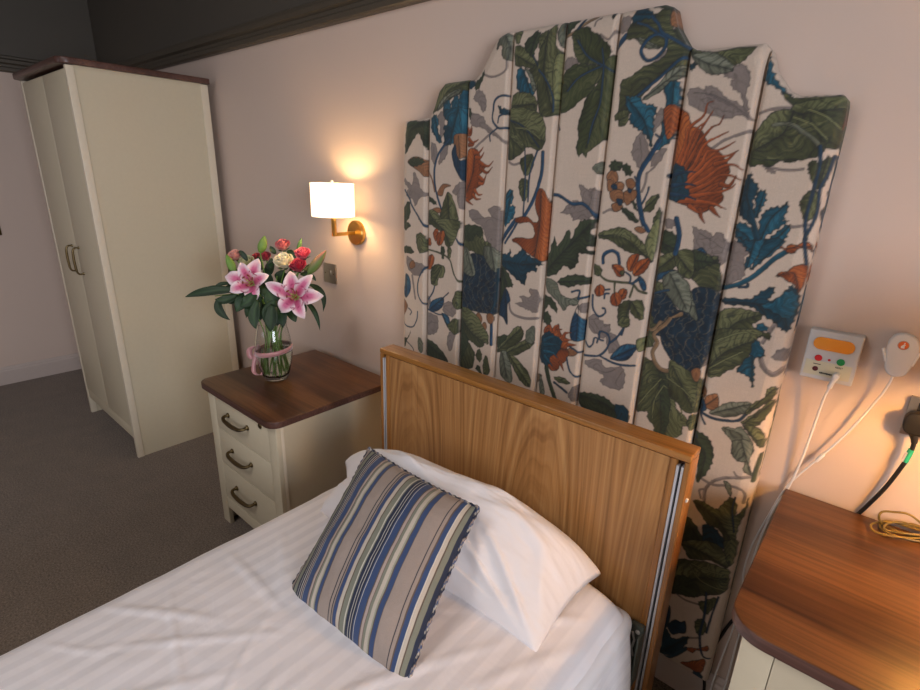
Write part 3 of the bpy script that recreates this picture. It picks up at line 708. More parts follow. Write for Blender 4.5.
def _bbox(P,m):
    a=np.maximum(np.floor(P.min(0)-m),0).astype(int); b=np.minimum(np.ceil(P.max(0)+m),[NXI-1,NZI-1]).astype(int)
    return a,b
def _dist(P,X,Z):
    """distance, run length and side of every pixel to a polyline"""
    best=np.full(X.shape,1e9); S=np.zeros(X.shape); side=np.zeros(X.shape); run=0
    for i in range(len(P)-1):
        a,b=P[i],P[i+1]; d=b-a; L=math.hypot(*d)
        if L<1e-6: continue
        t=np.clip(((X-a[0])*d[0]+(Z-a[1])*d[1])/(L*L),0,1)
        dx=X-(a[0]+t*d[0]); dz=Z-(a[1]+t*d[1]); D=np.hypot(dx,dz)
        m=D<best
        best=np.where(m,D,best); S=np.where(m,run+t*L,S); side=np.where(m,np.sign(d[0]*dz-d[1]*dx),side); run+=L
    return best,S,side,run
def _clip(P):
    xs=BX0+P[:,0]*RES; c=(xs.min()+xs.max())/2
    for i in range(len(SEAMS)-1):
        if SEAMS[i]<=c<SEAMS[i+1]:
            lo,hi=SEAMS[i],SEAMS[i+1]
            over=max(lo-xs.min(),0)+max(xs.max()-hi,0)
            if over<.035: return (lo-BX0)/RES,(hi-BX0)/RES
    return -1e9,1e9
def paint_cloth():
    rs=np.random.RandomState(4)
    img=np.empty((NZI,NXI,3)); img[:]=COL['w']
    def vnoise(sx,sz,seed):
        r=np.random.RandomState(seed); gx=int(NXI/sx)+3; gz=int(NZI/sz)+3; g=r.rand(gz,gx)
        x=np.arange(NXI)/sx; z=np.arange(NZI)/sz; xi=x.astype(int); zi=z.astype(int); fx=x-xi; fz=(z-zi)[:,None]
        fx=fx*fx*(3-2*fx); fz=fz*fz*(3-2*fz)
        return (g[zi][:,xi]*(1-fx)+g[zi][:,xi+1]*fx)*(1-fz)+(g[zi+1][:,xi]*(1-fx)+g[zi+1][:,xi+1]*fx)*fz
    n1=vnoise(9,9,1); n2=vnoise(28,28,2)
    thread=vnoise(1.6,14,3)*.5+vnoise(14,1.6,5)*.5
    img*=(1+.10*(thread-.5))[:,:,None]
    INK=np.array((.012,.016,.016))
    def blend(a,b,mask,col):
        v=img[a[1]:b[1]+1,a[0]:b[0]+1]; m=mask[:,:,None]
        v[:]=v*(1-m)+col*m
    def stroke(P,w,col,w1=None,soft=.8,alpha=1.,clip=(-1e9,1e9)):
        a,b=_bbox(P,max(w,w1 or 0)+2)
        if (b<=a).any(): return
        Z,X=np.mgrid[a[1]:b[1]+1,a[0]:b[0]+1].astype(float)
        D,S,side,L=_dist(P,X,Z)
        W=w/2 if w1 is None else (w+(w1-w)*S/max(L,1))/2
        m=np.clip((W-D)/soft+.5,0,1)*alpha*((X>=clip[0])&(X<clip[1]))
        c=np.array(col)
        if np.ndim(c)==1 and w>5: c=c[None,None,:]*(.75+.5*n1[a[1]:b[1]+1,a[0]:b[0]+1,None])*np.where(side*D>W*.2 if np.ndim(W)==0 else side*D>W*.2,1.25,.85)[:,:,None]
        blend(a,b,m,c)
    def inside(P,X,Z):
        r=np.zeros(X.shape,bool); n=len(P)
        for i in range(n):
            x1,z1=P[i-1];x2,z2=P[i]
            if z1==z2: continue
            c=((z1>Z)!=(z2>Z))&(X<(x2-x1)*(Z-z1)/(z2-z1)+x1)
            r^=c
        return r
    def shape(kind,P,mid):
        cl=_clip(P); jag=kind in('t','td','gd','dg','n','o','g','gg')
        Q=_smooth(P)
        if jag:                                        # small teeth on the leaf edge
            T=np.roll(Q,-1,0)-np.roll(Q,1,0); N=np.stack([-T[:,1],T[:,0]],1); N/=np.maximum(np.hypot(N[:,0],N[:,1]),1e-6)[:,None]
            amp={'t':2.2,'td':2.2,'gd':2.0,'dg':1.0,'n':1.6,'o':.6,'g':1.2,'gg':.8}[kind]
            Q=Q+N*(np.where(np.arange(len(Q))%3==0,amp,-amp*.5)*rs.uniform(.5,1.3,len(Q)))[:,None]
        a,b=_bbox(Q,2)
        if (b<=a).any(): return
        Z,X=np.mgrid[a[1]:b[1]+1,a[0]:b[0]+1].astype(float)
        m=inside(Q,X,Z)&(X>=cl[0])&(X<cl[1])
        v1=n1[a[1]:b[1]+1,a[0]:b[0]+1]; v2=n2[a[1]:b[1]+1,a[0]:b[0]+1]
        if mid is None:
            c=P.mean(0); u,s,vt=np.linalg.svd(P-c); h=s[0]/math.sqrt(len(P))*1.3
            mid=np.array([c-vt[0]*h,c+vt[0]*h]); vein=False
        else: vein=True
        D,S,side,L=_dist(mid,X,Z)
        base=np.array(COL[kind])
        f={'n':.045,'o':.09,'r':.08,'t':.05,'td':.05,'b':.07,'bd':.07}.get(kind,.050)
        ph=S*f-D*f*1.1*(1+.5*(v2-.5))+v2*2.6+v1*.35
        st=np.sin(ph*2*math.pi); fine=np.sin((S*.11-D*.17+v1*1.1+v2*5)*2*math.pi)
        Wm=max(np.percentile(D[m],92),1.) if m.any() else 1.
        r=np.clip(D/Wm,0,1.3); plump=1-2*np.abs(r-.5)                    # light between rib and edge, dark along both
        amp={'n':.10,'w':.05,'net':.2,'y':.1,'k':.1,'t':.30,'td':.30,'o':.30,'r':.25}.get(kind,.34)
        sg=side if vein else side*.3
        tone=amp*(.35*st+.30*fine+.55*sg+.9*(plump-.45)*(1. if vein else .3)+(v2-.5)*1.1+(v1-.5)*.5)
        c=base*np.clip(1+tone,.3,1.9)[:,:,None]
        hi=np.clip(tone/amp*1.1-.25+.25*fine,0,1)[:,:,None]
        if kind in('g','lg','dg'): c=c*(1-hi*.6)+np.array((.185,.19,.085))*(.5 if kind=='dg' else 1.)*hi*.6
        if kind=='gg': c=c*(1-hi*.5)+np.array((.22,.235,.18))*hi*.5
        if kind in('t','b'): c=c*(1-hi*.5)+np.array((.025,.15,.22))*hi*.5
        if kind=='o': c=c*(1-hi*.45)+np.array((.50,.16,.035))*hi*.45
        ink=np.clip(np.maximum((-st-.80+.5*(v2-.5)+.25*(v1-.5))*3.2,(-fine-.86+.35*(v2-.5))*2.0),0,1)[:,:,None]*({'n':.30,'k':0,'w':0,'r':.45}.get(kind,.68))
        if vein and kind not in('n',): ink=np.maximum(ink,np.clip(.42-r*2.2,0,.42)[:,:,None])
        c=c*(1-ink)+INK*ink
        if kind=='net':
            # cream threads over the dark blue seed head
            wx=X+9*np.sin(Z*.075+v1*3)+6*np.sin(Z*.021)
            e=np.abs(np.sin(wx*.14+2.2*np.sin(Z*.045+X*.01)))
            e2=np.abs(np.sin(wx*.085-Z*.03+2*np.sin(Z*.06)))
            tw=np.maximum(np.clip((.17-e)*9,0,1),np.clip((.10-e2)*10,0,1))[:,:,None]
            c=np.array(COL['net'])*(.6+.9*v1[:,:,None]); c=c*(1-tw*.6)+np.array((.17,.135,.08))*tw*.6
        blend(a,b,m.astype(float),np.maximum(c,.004))
        ok={'n':np.array((.11,.09,.085))}.get(kind,INK)
        if kind not in('k',): stroke(np.vstack([Q,Q[:1]]),1.9,ok,alpha=.85,clip=cl)
        if vein: stroke(_smooth(mid,False),1.6 if kind=='n' else 2.4,ok,alpha=.55 if kind=='n' else .75,clip=cl)
    for line in PATTERN.strip().split('\n'):
        f=line.split('|'); h=f[0].split()
        if h[0]=='s':
            P=_smooth(_pts(f[1],f[2]),False); k=TILES[f[1]][2]; w=float(h[2])/k*2.55
            w=max(w,2.2); cl=_clip(P)
            if h[1]=='k': stroke(P,2.0,INK,.9,alpha=.6,clip=cl); continue
            stroke(P,w+2.4,INK if h[1]!='n' else np.array((.11,.09,.085)),alpha=.9,clip=cl); stroke(P,w,COL[h[1]],clip=cl)
        elif h[0]=='F':                                 # tapering tongues of the flame flower
            for s in f[2].split(';'):
                P=_smooth(_pts(f[1],s),False)
                w0=15 if len(P)>18 else 12
                stroke(P,w0,INK,2.5); stroke(P,w0-2.6,np.array(COL[h[1]])*rs.uniform(.8,1.3),1.)
        else:
            tile=h[1]
            shape(h[0],_pts(tile,f[1]),_pts(tile,f[2]) if len(f)>2 else None)
    return img
# ================================================================ materials of this room
M={}
M['carpet']=None
def mk_wall():
    m,nt,b=nm('wall_paint'); L=nt.links.new
    g=N(nt,'ShaderNodeNewGeometry'); sp=N(nt,'ShaderNodeSeparateXYZ'); L(g.outputs['Position'],sp.inputs[0])
    gt=N(nt,'ShaderNodeMath',operation='GREATER_THAN'); L(sp.outputs['Z'],gt.inputs[0]); gt.inputs[1].default_value=2.02
    mx=N(nt,'ShaderNodeMixRGB'); L(gt.outputs[0],mx.inputs[0]); mx.inputs[1].default_value=(.615,.485,.405,1); mx.inputs[2].default_value=(.082,.070,.054,1)
    L(mx.outputs[0],b.inputs['Base Color']); b.inputs['Roughness'].default_value=.6
    no=N(nt,'ShaderNodeTexNoise',Scale=220.,Detail=3.); L(g.outputs['Position'],no.inputs['Vector'])
    n2=N(nt,'ShaderNodeTexNoise',Scale=3.,Detail=3.); L(g.outputs['Position'],n2.inputs['Vector'])
    ad=N(nt,'ShaderNodeMath',operation='MULTIPLY_ADD'); L(n2.outputs['Fac'],ad.inputs[0]); ad.inputs[1].default_value=6.; L(no.outputs['Fac'],ad.inputs[2])
    bp=N(nt,'ShaderNodeBump',Strength=.12,Distance=.001); L(ad.outputs[0],bp.inputs['Height']); L(bp.outputs[0],b.inputs['Normal'])
    return m
M['wall']=mk_wall()
def mk_carpet():
    m,nt,b=nm('carpet'); L=nt.links.new
    tc=N(nt,'ShaderNodeTexCoord'); n1=N(nt,'ShaderNodeTexNoise',Scale=150.,Detail=4.,Roughness=.8); L(tc.outputs['Object'],n1.inputs['Vector'])
    n2=N(nt,'ShaderNodeTexNoise',Scale=9.,Detail=4.); L(tc.outputs['Object'],n2.inputs['Vector'])
    r=N(nt,'ShaderNodeValToRGB'); e=r.color_ramp.elements; e[0].position=.36; e[0].color=(.075,.052,.036,1); e[1].position=.66; e[1].color=(.34,.255,.185,1); L(n1.outputs['Fac'],r.inputs[0])
    mx=N(nt,'ShaderNodeMixRGB',blend_type='MULTIPLY'); mx.inputs[0].default_value=.35; L(r.outputs[0],mx.inputs[1]); L(n2.outputs['Fac'],mx.inputs[2]); L(mx.outputs[0],b.inputs['Base Color'])
    b.inputs['Roughness'].default_value=.95; b.inputs['Sheen Weight'].default_value=.2
    bp=N(nt,'ShaderNodeBump',Strength=.8,Distance=.004); L(n1.outputs['Fac'],bp.inputs['Height']); L(bp.outputs[0],b.inputs['Normal'])
    return m
M['carpet']=mk_carpet()
M['trim']=plain('skirting_paint',(.56,.47,.42),.4)
M['rail']=plain('dark_gloss_paint',(.085,.068,.048),.45,bump=.1,bscale=15)
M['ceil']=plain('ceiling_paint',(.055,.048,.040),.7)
M['cream']=plain('cream_lacquer',(.60,.525,.375),.42)
M['cream_edge']=plain('cream_edge',(.72,.63,.48),.4)
M['walnut']=wood('walnut_top',(.034,.013,.006),(.076,.028,.011),(.150,.062,.022),0,.33,1.,figure=1.4,coat=.0)
M['walnut_edge']=wood('walnut_edge',(.07,.030,.022),(.105,.050,.038),(.15,.075,.056),0,.35,1.,figure=.3)
M['oak']=wood('oak_panel',(.23,.098,.030),(.39,.185,.062),(.50,.265,.098),2,.34,1.,figure=.7,fine=.30,arch=(-.62,-.3,.35))
M['oak_cap']=wood('oak_cap',(.30,.118,.022),(.37,.155,.032),(.43,.190,.045),0,.25,1.,figure=.3,coat=.3)
M['oak_stile']=wood('oak_stile',(.26,.100,.020),(.32,.130,.028),(.38,.160,.038),2,.28,1.,figure=.3,coat=.3)
M['alu']=plain('aluminium',(.58,.58,.60),.45,.35)
M['dark']=plain('dark_slot',(.02,.02,.022),.6)
M['steel_green']=plain('grey_green_steel',(.13,.15,.13),.4,.6)
M['brass_old']=plain('aged_brass',(.16,.115,.055),.35,1.)
M['brass']=plain('brushed_brass',(.62,.36,.10),.28,1.,bump=.2,bscale=90)
M['nickel']=plain('satin_nickel',(.42,.37,.30),.35,1.)
M['black']=plain('black_plastic',(.008,.008,.009),.5)
M['white_plastic']=plain('white_plastic',(.78,.76,.74),.35)
M['grey_plastic']=plain('pale_grey_plastic',(.56,.56,.56),.4)
M['handset']=plain('handset_plastic',(.68,.66,.64),.45)
M['orange']=plain('orange_lens',(.85,.30,.02),.3)
M['red']=plain('red_button',(.62,.015,.02),.35)
M['green']=plain('green_button',(.01,.27,.06),.35)
M['maroon']=plain('maroon_socket',(.10,.012,.015),.4)
M['labelc']=plain('cream_label',(.60,.57,.42),.55)
M['ink']=plain('label_ink',(.03,.03,.03),.6)
M['orange2']=plain('orange_disc',(.75,.14,.015),.4)
M['tagg']=plain('green_tag',(.02,.38,.22),.5)
M['gold_cord']=plain('gold_flex',(.26,.17,.035),.45)
M['bolt']=plain('bolt_cap',(.75,.72,.66),.3)

# ================================================================ the room shell
XL,XR,YF,ZC=-4.528,2.35,-3.9,2.75
def struct(o): o['kind']='structure'; return o
def shell(name,x0,x1,y0,y1,z0,z1,mat): return struct(MB().box(x0,x1,y0,y1,z0,z1).build(name,mat,sm=0))
shell('floor',XL-.1,XR+.1,YF-.1,.1,-.1,0,M['carpet'])
shell('ceiling',XL-.1,XR+.1,YF-.1,.1,ZC,ZC+.1,M['ceil'])
shell('wall_back',XL-.1,XR+.1,0,.1,0,ZC,M['wall'])
shell('wall_left',XL-.1,XL,YF,0,0,ZC,M['wall'])
FX0,FX1=-3.3,-1.9
mb=MB(); mb.box(XL-.1,FX0,YF-.1,YF,0,ZC); mb.box(FX1,XR+.1,YF-.1,YF,0,ZC); mb.box(FX0,FX1,YF-.1,YF,0,.8); mb.box(FX0,FX1,YF-.1,YF,2.35,ZC)
struct(mb.build('wall_front',M['wall'],sm=0))
mb=MB(); mb.box(FX0,FX0+.06,YF-.08,YF-.02,.8,2.35); mb.box(FX1-.06,FX1,YF-.08,YF-.02,.8,2.35); mb.box(FX0+.06,FX1-.06,YF-.08,YF-.02,.8,.86); mb.box(FX0+.06,FX1-.06,YF-.08,YF-.02,2.29,2.35); mb.box((FX0+FX1)/2-.02,(FX0+FX1)/2+.02,YF-.07,YF-.03,.86,2.29)
struct(mb.build('window_2',M['trim'],sm=0))
# right wall with a tall window: four pieces joined in one mesh
WY0,WY1,WZ0,WZ1=-3.1,-1.35,.75,2.35
mb=MB(); mb.box(XR,XR+.1,YF,WY0,0,ZC); mb.box(XR,XR+.1,WY1,0,0,ZC); mb.box(XR,XR+.1,WY0,WY1,0,WZ0); mb.box(XR,XR+.1,WY0,WY1,WZ1,ZC)
struct(mb.build('wall_right',M['wall'],sm=0))
mb=MB(); fr=.06
mb.box(XR+.02,XR+.08,WY0,WY0+fr,WZ0,WZ1); mb.box(XR+.02,XR+.08,WY1-fr,WY1,WZ0,WZ1); mb.box(XR+.02,XR+.08,WY0+fr,WY1-fr,WZ0,WZ0+fr); mb.box(XR+.02,XR+.08,WY0+fr,WY1-fr,WZ1-fr,WZ1)
mb.box(XR+.03,XR+.07,WY0+fr,WY1-fr,(WZ0+WZ1)/2-.02,(WZ0+WZ1)/2+.02)
struct(mb.build('window_1',M['trim'],sm=0))
# skirting boards
def skirt_profile(d): return [(0,0),(d,0),(d,.095),(d*.75,.103),(d*.75,.112),(d*.35,.125),(0,.125)]
mb=MB(); mb.prism([(XL+a,b) for a,b in skirt_profile(.017)],YF,0,axis=1); struct(mb.build('baseboard_left',M['trim'],sm=0))
mb=MB(); mb.prism([(-a,b) for a,b in skirt_profile(.017)],XL+.02,XR,axis=0); struct(mb.build('baseboard_back',M['trim'],sm=0))
# dark picture rail
RP=[(0,2.008),(.022,2.008),(.030,2.014),(.030,2.032),(.020,2.038),(.020,2.052),(.034,2.060),(.034,2.078),(.012,2.088),(.012,2.100),(0,2.106)]
mb=MB(); mb.prism([(-a,b) for a,b in RP],XL+.036,XR,axis=0); struct(mb.build('trim_1',M['rail'],sm=0))
mb=MB(); mb.prism([(XL+a,b) for a,b in RP],YF,-.001,axis=1); struct(mb.build('trim_2',M['rail'],sm=0))

# ================================================================ wardrobe
def dhandle(a,b,out,droop,mat,parent,r=.0042):
    """bow handle from mount a to mount b, standing off by out"""
    a=Vector(a);b=Vector(b);o=Vector(out);d=Vector(droop)
    P=[a,a+o*.7+d*.15,a.lerp(b,.12)+o*1.0+d*.6,a.lerp(b,.3)+o*1.05+d*.95,a.lerp(b,.5)+o*1.08+d*1.05,a.lerp(b,.7)+o*1.05+d*.95,a.lerp(b,.88)+o+d*.6,b+o*.7+d*.15,b]
    C=curve_pts(P,5); n=len(C)
    rs=[r*(1.0+.45*math.sin(PI*i/(n-1))**2) for i in range(n)]
    mb=MB(); mb.tube(C,rs,10)
    for q in(a,b):
        mb.tube([q-o.normalized()*.001,q+o*.10,q+o*.22,q+o*.34],[r*1.8,r*1.8,r*1.2,r*1.1],12)
    return mb.build('handle',mat,parent)
wx0,wx1,wy0,wy1,wh=-3.636,-2.827,-.633,-.042,1.90
W=thing('wardrobe','tall cream wardrobe with a dark walnut top and two doors, in the far corner','wardrobe',((wx0+wx1)/2,(wy0+wy1)/2,0))
ct=.026
mb=MB(); mb.prism(rrect(wx0-.018,wx1+.016,wy0-.030,wy1+.004,.045,8,(1,1,0,0)),wh-ct,wh,2,.004); mb.build('top',M['walnut_edge'],W)
for x0,x1 in((wx1-.018,wx1-.006),(wx0+.006,wx0+.018)):
    mb=MB(); mb.box(x0,x1,wy0+.03,wy1-.03,.0,wh-ct); mb.build('side_panel',M['cream'],W)
for (x0,x1) in((wx1-.024,wx1),(wx0,wx0+.024)):
    for (y0,y1) in((wy0,wy0+.030),(wy1-.036,wy1)):
        MB().box(x0,x1,y0,y1,0,wh-ct-.002,.0015).build('post',M['cream_edge'],W)
MB().box(wx0+.024,wx1-.024,wy1-.02,wy1-.012,.05,wh-ct).build('back_panel',M['cream'],W)
MB().box(wx0+.024,wx1-.024,wy0+.004,wy0+.022,.105,.162,.001).build('plinth',M['cream'],W)
MB().box(wx0+.024,wx1-.024,wy0+.024,wy1-.02,.10,.118).build('base_shelf',M['cream'],W)
mid=-3.222
for k,(x0,x1) in enumerate(((wx0+.026,mid-.0015),(mid+.0015,wx1-.026))):
    D=MB().box(x0,x1,wy0+.002,wy0+.020,.166,wh-ct-.014,.0015).build('door',M['cream'],W)
    tp=at(*((72.2,245.5) if k==0 else (78.8,247.8)),1,wy0+.002); bt=at(*((77.6,270.3) if k==0 else (84.4,273.8)),1,wy0+.002)
    x=(tp[0]+bt[0])/2
    h=dhandle((x,wy0+.003,tp[2]),(x,wy0+.003,bt[2]),(0,-.030,0),(-.002,0,0),M['brass_old'],None)
    h.parent=D; h.matrix_parent_inverse=Matrix.Identity(4)
    D_=D.matrix_world
# doors are children of the wardrobe's empty, so give handles the same offset
for o in list(bpy.data.objects):
    if o.type=='MESH' and o.name.startswith('handle') and o.parent and o.parent.name.startswith('door'): o.matrix_parent_inverse=Matrix.Identity(4)

# ================================================================ drawer cabinets
def drawer_unit(name,label,x0,x1,y0,y1,h,fi,si,drawers,stile,r,hx,pl,lock=None,vertical=False,cols=1):
    """x0..x1,y0 (front)..y1: outline of the top"""
    T=thing(name,label,'bedside cabinet' if h<.7 else 'cabinet',((x0+x1)/2,(y0+y1)/2,0))
    mb=MB(); mb.prism(rrect(x0,x1,y0,y1,r,10,(1,1,0,0)),h-.026,h,2,.003); mb.build('top',M['walnut'],T)
    t=T.children[0]; t.data.materials.append(M['walnut_edge'])
    for p in t.data.polygons:
        if abs(p.normal.z)<.6: p.material_index=1
    a0,a1,b0,b1=x0+si,x1-si,y0+fi,y1-.004
    for (xa,xb) in((a0+.006,a0+.016),(a1-.016,a1-.006)):
        MB().box(xa,xb,b0+.026,b1-.02,.0,h-.027).build('side_panel',M['cream'],T)
    for (xa,xb) in((a0,a0+.020),(a1-.020,a1)):
        MB().box(xa,xb,b0+.018,b0+.030,0,h-.027,.001).build('post',M['cream_edge'],T)
        MB().box(xa,xb,b1-.028,b1,0,h-.027,.001).build('post',M['cream_edge'],T)
    MB().box(a0,a0+stile,b0,b0+.018,0,h-.027,.001).build('stile',M['cream'],T)
    MB().box(a1-stile,a1,b0,b0+.018,0,h-.027,.001).build('stile',M['cream'],T)
    MB().box(a0+.02,a1-.02,b1-.018,b1-.010,.05,h-.027).build('back_panel',M['cream'],T)
    MB().box(a0+stile,a1-stile,b0+.001,b0+.016,pl,drawers[0][0]-.003,.001).build('plinth',M['cream'],T)
    for i,(z0,z1,hz) in enumerate(drawers):
        w=(a1-a0-2*stile)/cols
        for c in range(cols):
            d=MB().box(a0+stile+c*w+.0012,a0+stile+(c+1)*w-.0012,b0+.0005,b0+.017,z0+.0012,z1-.0012,.001).build('drawer',M['cream'],T)
            if hx:
                k=dhandle((hx[0],b0,hz),(hx[1],b0,hz),(0,-.028,0),(0,0,-.009),M['brass_old'],None,.0058); k.parent=d; k.matrix_parent_inverse=Matrix.Identity(4); FIX.append((k,d))
            if lock and i==len(drawers)-1 and c==0:
                mb=MB(); mb.lathe([(.011,0),(.011,-.003),(.009,-.0045),(.003,-.0045)],(lock[0],b0+.0004,lock[1]),20,axis=1); k=mb.build('lock',M['brass_old'],None); k.parent=d; FIX.append((k,d))
                mb=MB(); mb.box(lock[0]-.0012,lock[0]+.0012,b0-.0052,b0-.003,lock[1]-.006,lock[1]+.006)
    return T
FIX=[]
bed_unit=drawer_unit('bedside_cabinet','cream three-drawer bedside cabinet with walnut top, left of the bed under the wall lamp',-2.034,-1.474,-.588,-.034,.6655,.027,.021,
    [(.142,.309,.232),(.309,.474,.405),(.474,.632,.563)],.055,.045,(-1.850,-1.700),.088,(-1.602,.606))
chest=drawer_unit('drawer_cabinet','cream cabinet with a glossy walnut top, right of the bed, cropped by the picture edge','-',0,0,0,0,0,0,[],0,0,None,0) if 0 else None
chest=drawer_unit('drawer_cabinet','cream cabinet with a wide walnut top at the right edge, under the call box',-.084,.560,-.541,-.012,.783,.030,.0265,
    [(.16,.44,.3),(.443,.752,.6)],.050,.060,(.17,.31),.09,None)

# ================================================================ tall upholstered headboard
exec_marker=0
HO=[(-1.398,1.60),(-1.394,1.640),(-1.384,1.653),(-1.272,1.660),(-1.252,1.690),(-1.232,1.737),(-1.205,1.756),(-1.085,1.758),(-1.062,1.775),(-1.032,1.820),(-1.002,1.858),(-.972,1.866),
(-.535,1.866),(-.516,1.858),(-.500,1.815),(-.475,1.780),(-.450,1.765),(-.312,1.762),(-.300,1.750),(-.285,1.712),(-.252,1.670),(-.228,1.658),(-.156,1.656),(-.146,1.645),(-.143,1.60)]
HX0,HX1,HZ0=-1.398,-.143,.128
def build_headboard():
    img=paint_cloth()
    step=.0023
    n=int((HX1-HX0)/step); xs=np.linspace(HX0,HX1,n+1)
    ox=np.array([p[0] for p in HO]); oz=np.array([p[1] for p in HO]); zt=np.interp(xs,ox,oz)
    m=int((1.866-HZ0)/step); 
    t=np.linspace(0,1,m+1)
    zz=HZ0+(zt[None,:]-HZ0)*t[:,None]*1.0
    # keep the rows level until close to the top so that the print is evenly sampled
    lv=HZ0+t*(1.866-HZ0)
    zz=np.minimum(lv[:,None],zt[None,:]-1e-4*(1-t[:,None])*0)
    X=np.repeat(xs[None,:],m+1,0); Z=zz
    # distance to the outline (approximate): left, right, bottom, and the stepped top
    P=np.array(HO); seg=[(P[i],P[i+1]) for i in range(len(P)-1)]
    d=np.minimum(np.minimum(X-HX0,HX1-X),Z-HZ0)
    for a,b in seg:
        v=b-a; L2=v@v; tt=np.clip(((X-a[0])*v[0]+(Z-a[1])*v[1])/L2,0,1)
        d=np.minimum(d,np.hypot(X-a[0]-tt*v[0],Z-a[1]-tt*v[1]))
    r=.014; dd=np.clip(d,0,r); rnd=np.sqrt(np.maximum(1-(1-dd/r)**2,0))
    Y=-(.034+.016*rnd)
    # folded channels: each strip swells to a soft fold on its right and tucks under the next one
    inner=SEAMS[1:-1]; edges=[HX0]+inner+[HX1]
    bulge=np.zeros_like(xs)
    for a,b in zip(edges[:-1],edges[1:]):
        u=np.clip((xs-a)/(b-a),0,1); w=b-a; k=(xs>=a)&(xs<=b)
        rise=np.clip(u*w/.016,0,1); fall=np.clip((1-u)*w/.011,0,1)
        if b==HX1: fall=np.ones_like(u)
        if a==HX0: rise=np.ones_like(u)
        f=(1-(1-rise)**2.4)*np.sqrt(np.maximum(1-(1-fall)**2,0))*(.55+.45*u**1.5)
        bulge[k]=f[k]
    groove=np.zeros_like(xs)
    for a in inner: groove=np.maximum(groove,np.exp(-((xs-a-.0008)/.0022)**2))
    edgefade=np.clip(d/.03,0,1)
    Y=Y-(.022*bulge[None,:]-.006)*(.35+.65*edgefade)+.016*groove[None,:]
    cx=np.clip(((X-BX0)/RES).astype(int),0,NXI-2); cz=np.clip(((Z-BZ0)/RES).astype(int),0,NZI-2)
    col=(img[cz,cx]+img[cz+1,cx]+img[cz,cx+1]+img[cz+1,cx+1])/4
    V=np.stack([X,Y,Z],-1)
    # side skirt back to the wall
    def ext(V,C,axis,first):
        e=V[:, :1] if (axis==1 and first) else V[:, -1:] if axis==1 else V[:1] if first else V[-1:]
        c=C[:, :1] if (axis==1 and first) else C[:, -1:] if axis==1 else C[:1] if first else C[-1:]
        out=[];oc=[]
        for k,f in enumerate((.66,.33,0.)):
            q=e.copy(); q[...,1]=e[...,1]*f-.001; out.append(q)
            # the print wraps round the edge
            sh=int((.012*(k+1))/step)
            if axis==1: cc=C[:, sh:sh+1] if first else C[:, -1-sh:-sh]
            else: cc=C[sh:sh+1] if first else C[-1-sh:-sh]
            oc.append(cc)
        if first: out=out[::-1]; oc=oc[::-1]
        o=np.concatenate(out,axis); oc=np.concatenate(oc,axis)
        return (np.concatenate([o,V],axis),np.concatenate([oc,C],axis)) if first else (np.concatenate([V,o],axis),np.concatenate([C,oc],axis))
    V,col=ext(V,col,1,True); V,col=ext(V,col,1,False); V,col=ext(V,col,0,True); V,col=ext(V,col,0,False)
    mat=attr_mat('printed_linen',.75,.35,900,.15)
    H=thing('upholstered_headboard','tall stepped headboard in channelled linen printed with leaves and orange flowers, fixed to the wall','headboard',((HX0+HX1)/2,-.03,HZ0))
    grid_mesh('fabric_cover',V,mat,H,cols=col)
    return H
build_headboard()

# ================================================================ the bed
bx0,bx1,by0,by1,bz=-1.2485,-.2387,-.299,-.236,.927
B=thing('bed','single bed with an oak veneered head panel and aluminium guide rails','bed',(-.743,-1.3,0))
HB=MB().box(bx0+.044,bx1-.044,by0+.004,by1-.010,.16,bz-.020,.001).build('head_panel',M['oak'],B)
MB().box(bx0,bx1,by0,by1,bz-.017,bz,.004,3).build('head_cap',M['oak_cap'],B)
for s,xa in((1,bx1),(-1,bx0)):
    def bxs(a,b,*r,**k):
        return MB().box(*(sorted((xa-s*a,xa-s*b))),*r,**k)
    bxs(.0005,.0125,by0+.001,by1-.001,.13,bz-.018,bev=.002).build('outer_stile',M['oak_stile'],B)
    bxs(.029,.0435,by0+.001,by1-.001,.13,bz-.018,bev=.002).build('inner_stile',M['oak_stile'],B)
    bxs(.0127,.0288,by0+.020,by1-.002,.13,bz-.018).build('rail_channel',M['walnut_edge'],B)
    g=bxs(.0130,.0182,by0+.002,by0+.020,.15,bz-.032,bev=.0008).build('guide_rail',M['alu'],B)
    g=bxs(.0234,.0286,by0+.002,by0+.020,.15,bz-.032,bev=.0008).build('guide_rail',M['alu'],B)
    bxs(.0184,.0232,by0+.014,by0+.0195,.15,bz-.032).build('rail_slot',M['dark'],B)
    for z in(.86,.845,.83,.45,.30,.22):
        mb=MB(); mb.lathe([(.0024,0),(.0024,-.003),(.001,-.004)],(xa-s*.0208,by0+.0138,z),10,axis=1); mb.build('screw',M['black'],B)
mb=MB(); c=at(686.3,500.3,0,bx1); mb.lathe([(.0001,.004),(.004,.004),(.0055,.0025),(.0055,-.0004)],(bx1-.0004,c[1],c[2]),16,axis=0,cap=False); mb.build('bolt_cap',M['bolt'],B)
# deck, side rails, legs (hidden by the bedding, but there)
MB().box(-1.17,-.30,-2.25,-.32,.24,.305,.004).build('mattress_deck',M['steel_green'],B)
for x in(-1.20,-.305): MB().box(x,x+.022,-2.30,-.31,.22,.30,.003).build('side_rail',M['oak_stile'],B)
MB().box(-1.2485,-.2387,-2.36,-2.31,.13,.62,.006).build('foot_panel',M['oak'],B)
for x,y in((-1.2,-.27),(-.29,-.27),(-1.2,-2.33),(-.29,-2.33)):
    mb=MB(); mb.lathe([(.012,.06),(.012,.13)],(x,y,0),14); mb.lathe([(.028,-.012),(.030,-.006),(.030,.006),(.028,.012)],(x,y,.030),20,axis=0); mb.build('castor',M['black'],B)
